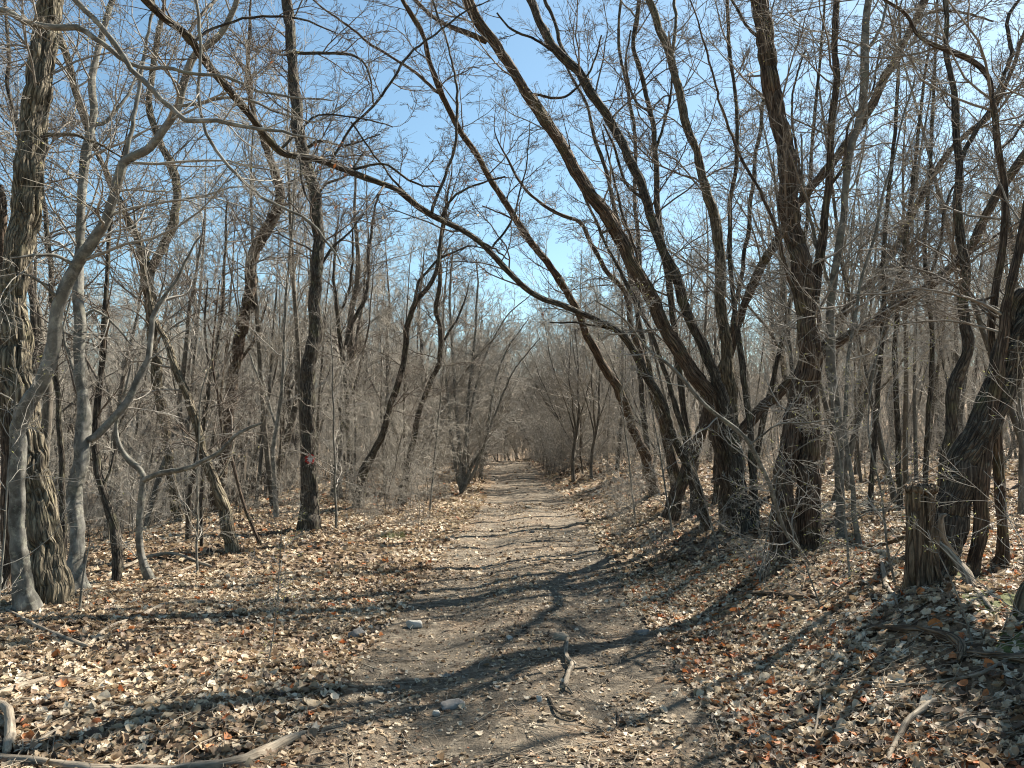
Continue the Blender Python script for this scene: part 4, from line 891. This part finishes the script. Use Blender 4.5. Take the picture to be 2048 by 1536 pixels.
stone('stone', 'low brown stone in the middle of the path at mid distance', 965, 1135, 18, 8, M_STB, 0.8, 11)
stone('stone', 'dull grey stone in shade on the right rut of the path', 1285, 1264, 36, 12, M_STG, 0.8, 12)

# ------------------------------------------------------------------ leaf litter
def leaves():
    parts = []
    def field(n, x0, x1, y0, y1, smin, smax, pw=1.0):
        x = rng.uniform(x0, x1, n); y = y0 + (y1-y0)*rng.uniform(size=n)**pw; s = rng.uniform(smin, smax, n)
        parts.append((x, y, s))
    field(150000, -6.6, 6.0, 2.5, 9.5, 0.014, 0.036)
    field(80000, -11, 11, 9.0, 20, 0.022, 0.048)
    field(34000, -24, 24, 19, 48, 0.045, 0.085)
    field(60000, -6.6, 6.0, 2.5, 10, 0.005, 0.014)
    x, y, s = (np.concatenate([p[i] for p in parts]) for i in range(3))
    u = x - xc(y); pth = 1.12 - np.abs(u)
    keep = np.abs(x) < y*0.72+0.4
    pr = np.where(pth > 0, 0.13 + 0.28*(vnoise(x*1.3, y*0.8, 4.0) > 0.15), 1.0)
    pr = np.where((pth > -0.35) & (pth <= 0), 0.62, pr)
    pr = pr*np.where(vnoise(x*1.1, y*1.1, 8.0) > 0.25, 0.55, 1.0)
    pr = pr*np.where((x > 2.3) & (x < 4.4) & (y > 4.2) & (y < 8), 0.45, 1.0)
    pr = np.where((pth > 0) & (s < 0.0141), 0.3, pr)
    keep &= rng.uniform(size=len(x)) < pr
    for (qx, qy, qr) in LOGS: keep &= (x-qx)**2 + (y-qy)**2 > (qr+0.012)**2
    x, y, s, pth = x[keep], y[keep], s[keep], pth[keep]; n = len(x)
    s = np.where(pth > 0, s*rng.uniform(0.35, 0.8, n), s)
    e = 0.03; z = hgt(x, y); nrm = norm(np.stack([-(hgt(x+e, y)-z)/e, -(hgt(x, y+e)-z)/e, np.ones(n)], -1))
    nrm = norm(nrm + rng.normal(size=(n, 3))*np.where(rng.uniform(size=n) < .3, 0.6, 0.22)[:, None]); nrm[:, 2] = np.abs(nrm[:, 2])
    a = norm(np.cross(nrm, rng.normal(size=(n, 3)))); b = np.cross(nrm, a)
    # outlines: oval, pointed and lobed
    rows = np.array([0.0, 0.16, 0.34, 0.52, 0.72, 0.88, 1.0])
    prof = np.array([[0.05, .36, .5, .52, .42, .24, .02], [0.03, .28, .46, .44, .30, .15, .01], [0.05, .22, .46, .26, .50, .24, .10], [.04, .42, .28, .52, .30, .34, .03]])
    wdt = prof[rng.integers(0, 4, n)]*rng.uniform(0.75, 1.25, (n, 1))
    curl = rng.normal(size=n)*0.55; fold = rng.uniform(-0.1, 0.75, n); rip = rng.normal(size=(n, 7, 3))*0.05
    t = rows[None]-0.5; Ls = s[:, None]*2
    V = np.empty((n, 7, 3, 3))
    zc = curl[:, None]*(t**2)*1.6
    for j, sg in enumerate((-1, 0, 1)):
        xx = t + rip[:, :, j]*0.5; yy = sg*wdt; zz = zc + (fold[:, None]*np.abs(yy) if sg else 0) + rip[:, :, j]
        V[:, :, j] = (a[:, None]*xx[..., None] + b[:, None]*yy[..., None] + nrm[:, None]*zz[..., None])*Ls[..., None]
    lift = rng.uniform(0.002, 0.018, n) + s*0.14; lift = np.where(pth > 0, lift*0.4, lift)
    V = V + np.stack([x, y, z+lift], -1)[:, None, None]
    V = V.reshape(-1, 3); bse = np.arange(n)[:, None, None]*21; r_ = np.arange(6)[None, :, None]*3; c_ = np.arange(2)[None, None]
    b0 = bse + r_ + c_; Q = np.stack([b0, b0+1, b0+4, b0+3], -1).reshape(-1, 4)
    tone = np.clip(rng.normal(0.52, 0.24, n), 0.02, 0.87)
    patch = vnoise(x*0.8, y*0.8, 12.0); tone = np.clip(tone + patch*0.16, 0.02, 0.87)
    redp = np.where((x > 1.0) & (y < 9), 0.09, 0.02); red = rng.uniform(size=n) < redp*np.where(pth > 0, .2, 1)
    tone = np.where(red, rng.uniform(0.90, 1.0, n), tone)
    me = make_mesh('leaf_litter', V, Q, M_LEAF, {'tone': np.repeat(tone, 21)})
    link('leaf_litter', me, kind='stuff', label='fallen brown leaves covering the forest floor', category='leaves')
leaves()

def litter_twigs():
    n = 5200; y = 2.6 + 22*rng.uniform(size=n)**1.5; x = rng.uniform(-0.75, 0.75, n)*y
    L = rng.uniform(0.06, 0.45, n)*(1+0.3*(np.abs(x - xc(y)) > 1.3)); K = 5
    a = rng.uniform(0, 6.28, n); P = np.zeros((n, K, 3)); q = np.stack([x, y], -1)
    for k in range(K):
        P[:, k, :2] = q; P[:, k, 2] = hgt(q[:, 0], q[:, 1]) + rng.uniform(0.005, 0.03, n)
        q = q + np.stack([np.cos(a), np.sin(a)], -1)*(L/(K-1))[:, None]; a = a + rng.normal(size=n)*0.3
    on = np.abs(x - xc(y)) > 1.2; P[on, :, 2] += 0.012; P[:, -1, 2] += rng.uniform(0, 0.05, n)*on
    R = np.linspace(1, 0.4, K)[None]*rng.uniform(0.0013, 0.0042, n)[:, None]
    g = Geo(); g.add(P, R, 4); link('fallen_twigs', g.mesh('fallen_twigs', M_DEAD), kind='stuff', label='small dead twigs scattered on the ground', category='twigs')
litter_twigs()
def gravel():
    n = 2600; y = 2.7 + 18*rng.uniform(size=n)**1.6; x = xc(y) + rng.normal(size=n)*0.75; s = rng.uniform(0.004, 0.016, n)*np.where(rng.uniform(size=n) < .05, 1.8, 1)
    base = np.array([[1,0,0],[.5,.86,0],[-.5,.86,0],[-1,0,0],[-.5,-.86,0],[.5,-.86,0],[.5,.1,.6],[-.3,.45,.55],[-.3,-.4,.62]], float)
    T = np.array([[0,1,6],[1,2,7],[1,7,6],[2,3,7],[3,8,7],[3,4,8],[4,5,8],[5,6,8],[5,0,6],[6,7,8]])
    V = base[None]*(1+rng.normal(size=(n, 9, 1))*.22); a = rng.uniform(0, 6.28, n); ca, sa = np.cos(a)[:, None], np.sin(a)[:, None]
    V = np.stack([V[..., 0]*ca-V[..., 1]*sa, V[..., 0]*sa*.8+V[..., 1]*ca*.8, V[..., 2]*.8], -1)*s[:, None, None] + np.stack([x, y, hgt(x, y)-0.001], -1)[:, None]
    link('small_stones', make_mesh('small_stones', V.reshape(-1, 3), None, M_STB, T=(T[None]+np.arange(n)[:, None, None]*9).reshape(-1, 3), smooth=False), kind='stuff', label='grit and pebbles on the trodden path', category='gravel')
gravel()
def blades(name, label, cx, cy, spread, n, hmin, hmax, mat, cat='grass'):
    x = cx + rng.normal(size=n)*spread; y = cy + rng.normal(size=n)*spread; K = 5; P = np.zeros((n, K, 3)); a = rng.uniform(0, 6.28, n); b = rng.uniform(0.1, .7, n); L = rng.uniform(hmin, hmax, n)
    q = np.stack([x, y, hgt(x, y)], -1)
    for k in range(K):
        P[:, k] = q; d = np.stack([np.cos(a)*np.sin(b), np.sin(a)*np.sin(b), np.cos(b)], -1); q = q + d*(L/(K-1))[:, None]; b = b + 0.28
    R = np.linspace(1, .2, K)[None]*rng.uniform(0.0012, 0.0026, n)[:, None]; g = Geo(); g.add(P, R, 3); return g
g = blades('', '', 0, 0, 0, 0, .1, .2, M_GRASS) if False else None
P_ = ground_hit(790, 1078); c_ = at(790, 1078, P_)
link('grass_tuft', blades('', '', c_[0], c_[1], .10, 120, .06, .18, M_GRASS).mesh('grass_tuft', M_GRASS), label='small fresh green grass tuft left of the path, beyond the leaves', category='grass', kind='stuff')
def grass_edge():
    n = 4200; y = 6 + 34*rng.uniform(size=n)**0.8; sgn = np.where(rng.uniform(size=n) < .5, -1, 1); x = xc(y) + sgn*(1.15 + np.abs(rng.normal(size=n))*0.45)
    keep = vnoise(x*.9, y*.5, 6.0) > -0.1; x, y = x[keep], y[keep]; n = len(x); K = 4
    P = np.zeros((n, K, 3)); a = rng.uniform(0, 6.28, n); b = rng.uniform(.1, .9, n); L = rng.uniform(.05, .22, n); q = np.stack([x, y, hgt(x, y)], -1)
    for k in range(K):
        P[:, k] = q; d = np.stack([np.cos(a)*np.sin(b), np.sin(a)*np.sin(b), np.cos(b)], -1); q = q + d*(L/(K-1))[:, None]; b = b + .3
    R = np.linspace(1, .25, K)[None]*rng.uniform(.0014, .003, n)[:, None]; g = Geo(); g.add(P, R, 3)
    link('dry_grass', g.mesh('dry_grass', M_DRY), kind='stuff', label='dry grass along the edges of the path', category='grass')
grass_edge()
def moss():
    V = []; Q = []; n0 = 0
    for px, py, rx, ry in ((2030, 1290, .10, .10), (1905, 1152, .30, .10), (1860, 1168, .2, .07), (1775, 1118, .10, .06), (1600, 1104, .22, .07), (2010, 1205, .25, .16), (1950, 1165, .16, .08)):
        d = ground_hit(px, py); c = at(px, py, d); m, n = 10, 40
        for j in range(m):
            for i in range(n):
                a = 2*math.pi*i/n; s = (j/(m-1))*(1+.3*float(vnoise(i*.35, px))); x, y = c[0]+rx*s*math.cos(a), c[1]+ry*s*math.sin(a)*1.8
                V.append((x, y, float(hgt(x, y)) + 0.022*(1-(j/(m-1))**2) + .006*float(vnoise(x*60, y*60)) - (.01 if j == m-1 else 0)))
        Q += [[n0+j*n+i, n0+(j+1)*n+i, n0+(j+1)*n+(i+1) % n, n0+j*n+(i+1) % n] for j in range(m-1) for i in range(n)]; n0 += m*n
    link('moss', make_mesh('moss', np.array(V), np.array(Q), M_MOSS), kind='stuff', label='green moss patches on the bank', category='moss')
moss()

# saplings and seedlings growing close by, each a stem with fine twigs
def seedling(label, px, py, h_px, lean_px, w=4, dens=1.6, mat='beech', cat='sapling', d=None, rt=0.0013, l1=(0.15, .5), buds=60, d1=None, mid=0):
    return hero('thin_sapling', label, mat, [(px, py, w), (px+lean_px*.3+mid*.6, py-h_px*.35, w*.85), (px+lean_px*.65+mid, py-h_px*.7, w*.6), (px+lean_px, py-h_px, w*.35)], d=d, d1=d1, ext=0, dens=dens, rt=rt, l1=l1, tr=(.2, 1), n3=4, n4=1, n2=5, fl=0, buds=buds, cat=cat)
seedling('wispy seedling on the leaves between the grey stones and the marked trunk', 556, 1215, 175, 8, 3)
seedling('wispy seedling standing left of the long dark shadow in the left leaves', 537, 1330, 190, 25, 3, d=None)
seedling('short pale dead stalk beside the foot of the straight grey trunk', 158, 1226, 150, 22, 7, dens=.3, buds=0)
seedling('twiggy low sapling on the slope right of the path, left of the big trunks', 1440, 1125, 220, -60, 4, dens=2.2, l1=(.3, .8))
seedling('twiggy sapling whose horizontal twigs cross the big upright trunk', 1700, 1165, 420, -40, 6, dens=2.6, l1=(.5, 1.3), buds=200)
seedling('curved budding sapling left of the broken stump', 1790, 1172, 520, -20, 6, dens=2.2, l1=(.5, 1.3), buds=200, mid=-40)
seedling('thin rooted whip in front of the weathered forked branch', 1946, 1290, 230, -90, 5, dens=.8, buds=20)
seedling('pale twiggy sapling at the right edge in front of the massive leaning trunk', 2075, 1290, 420, -30, 6, dens=2.4, l1=(.5, 1.2), buds=150)
seedling('thin reddish sapling low on the bank in front of the twin brown trunks', 1520, 1165, 260, 45, 4, dens=1.8, l1=(.3, .8))
seedling('wiry sapling leaning over the leaves left of the curved brown log', 1640, 1215, 190, -70, 4, dens=1.8, l1=(.3, .7))
seedling('slender sapling beside the feet of the left-leaning trunks on the right bank', 1345, 1075, 300, -50, 5, dens=2.4, l1=(.4, 1.1))
seedling('twiggy sapling right of the path where the bank begins to rise', 1270, 1045, 260, -30, 5, dens=2.6, l1=(.5, 1.2))
seedling('slender twiggy sapling left of the pale smooth tree foot', -5, 1260, 520, 40, 6, dens=2.0, l1=(.4, 1.1))
seedling('thin twiggy sapling in front of the leaning furrowed tree', 395, 1150, 520, 60, 6, dens=2.2, l1=(.4, 1.2), mid=-30)
seedling('thin twiggy sapling between the marked trunk and the dark pair', 672, 1060, 420, -10, 6, dens=2.4, l1=(.5, 1.3), rt=.002)
seedling('bushy twiggy sapling on the left edge of the path before the hornbeam clump', 860, 1022, 300, 30, 5, dens=2.8, l1=(.6, 1.4), rt=.002)
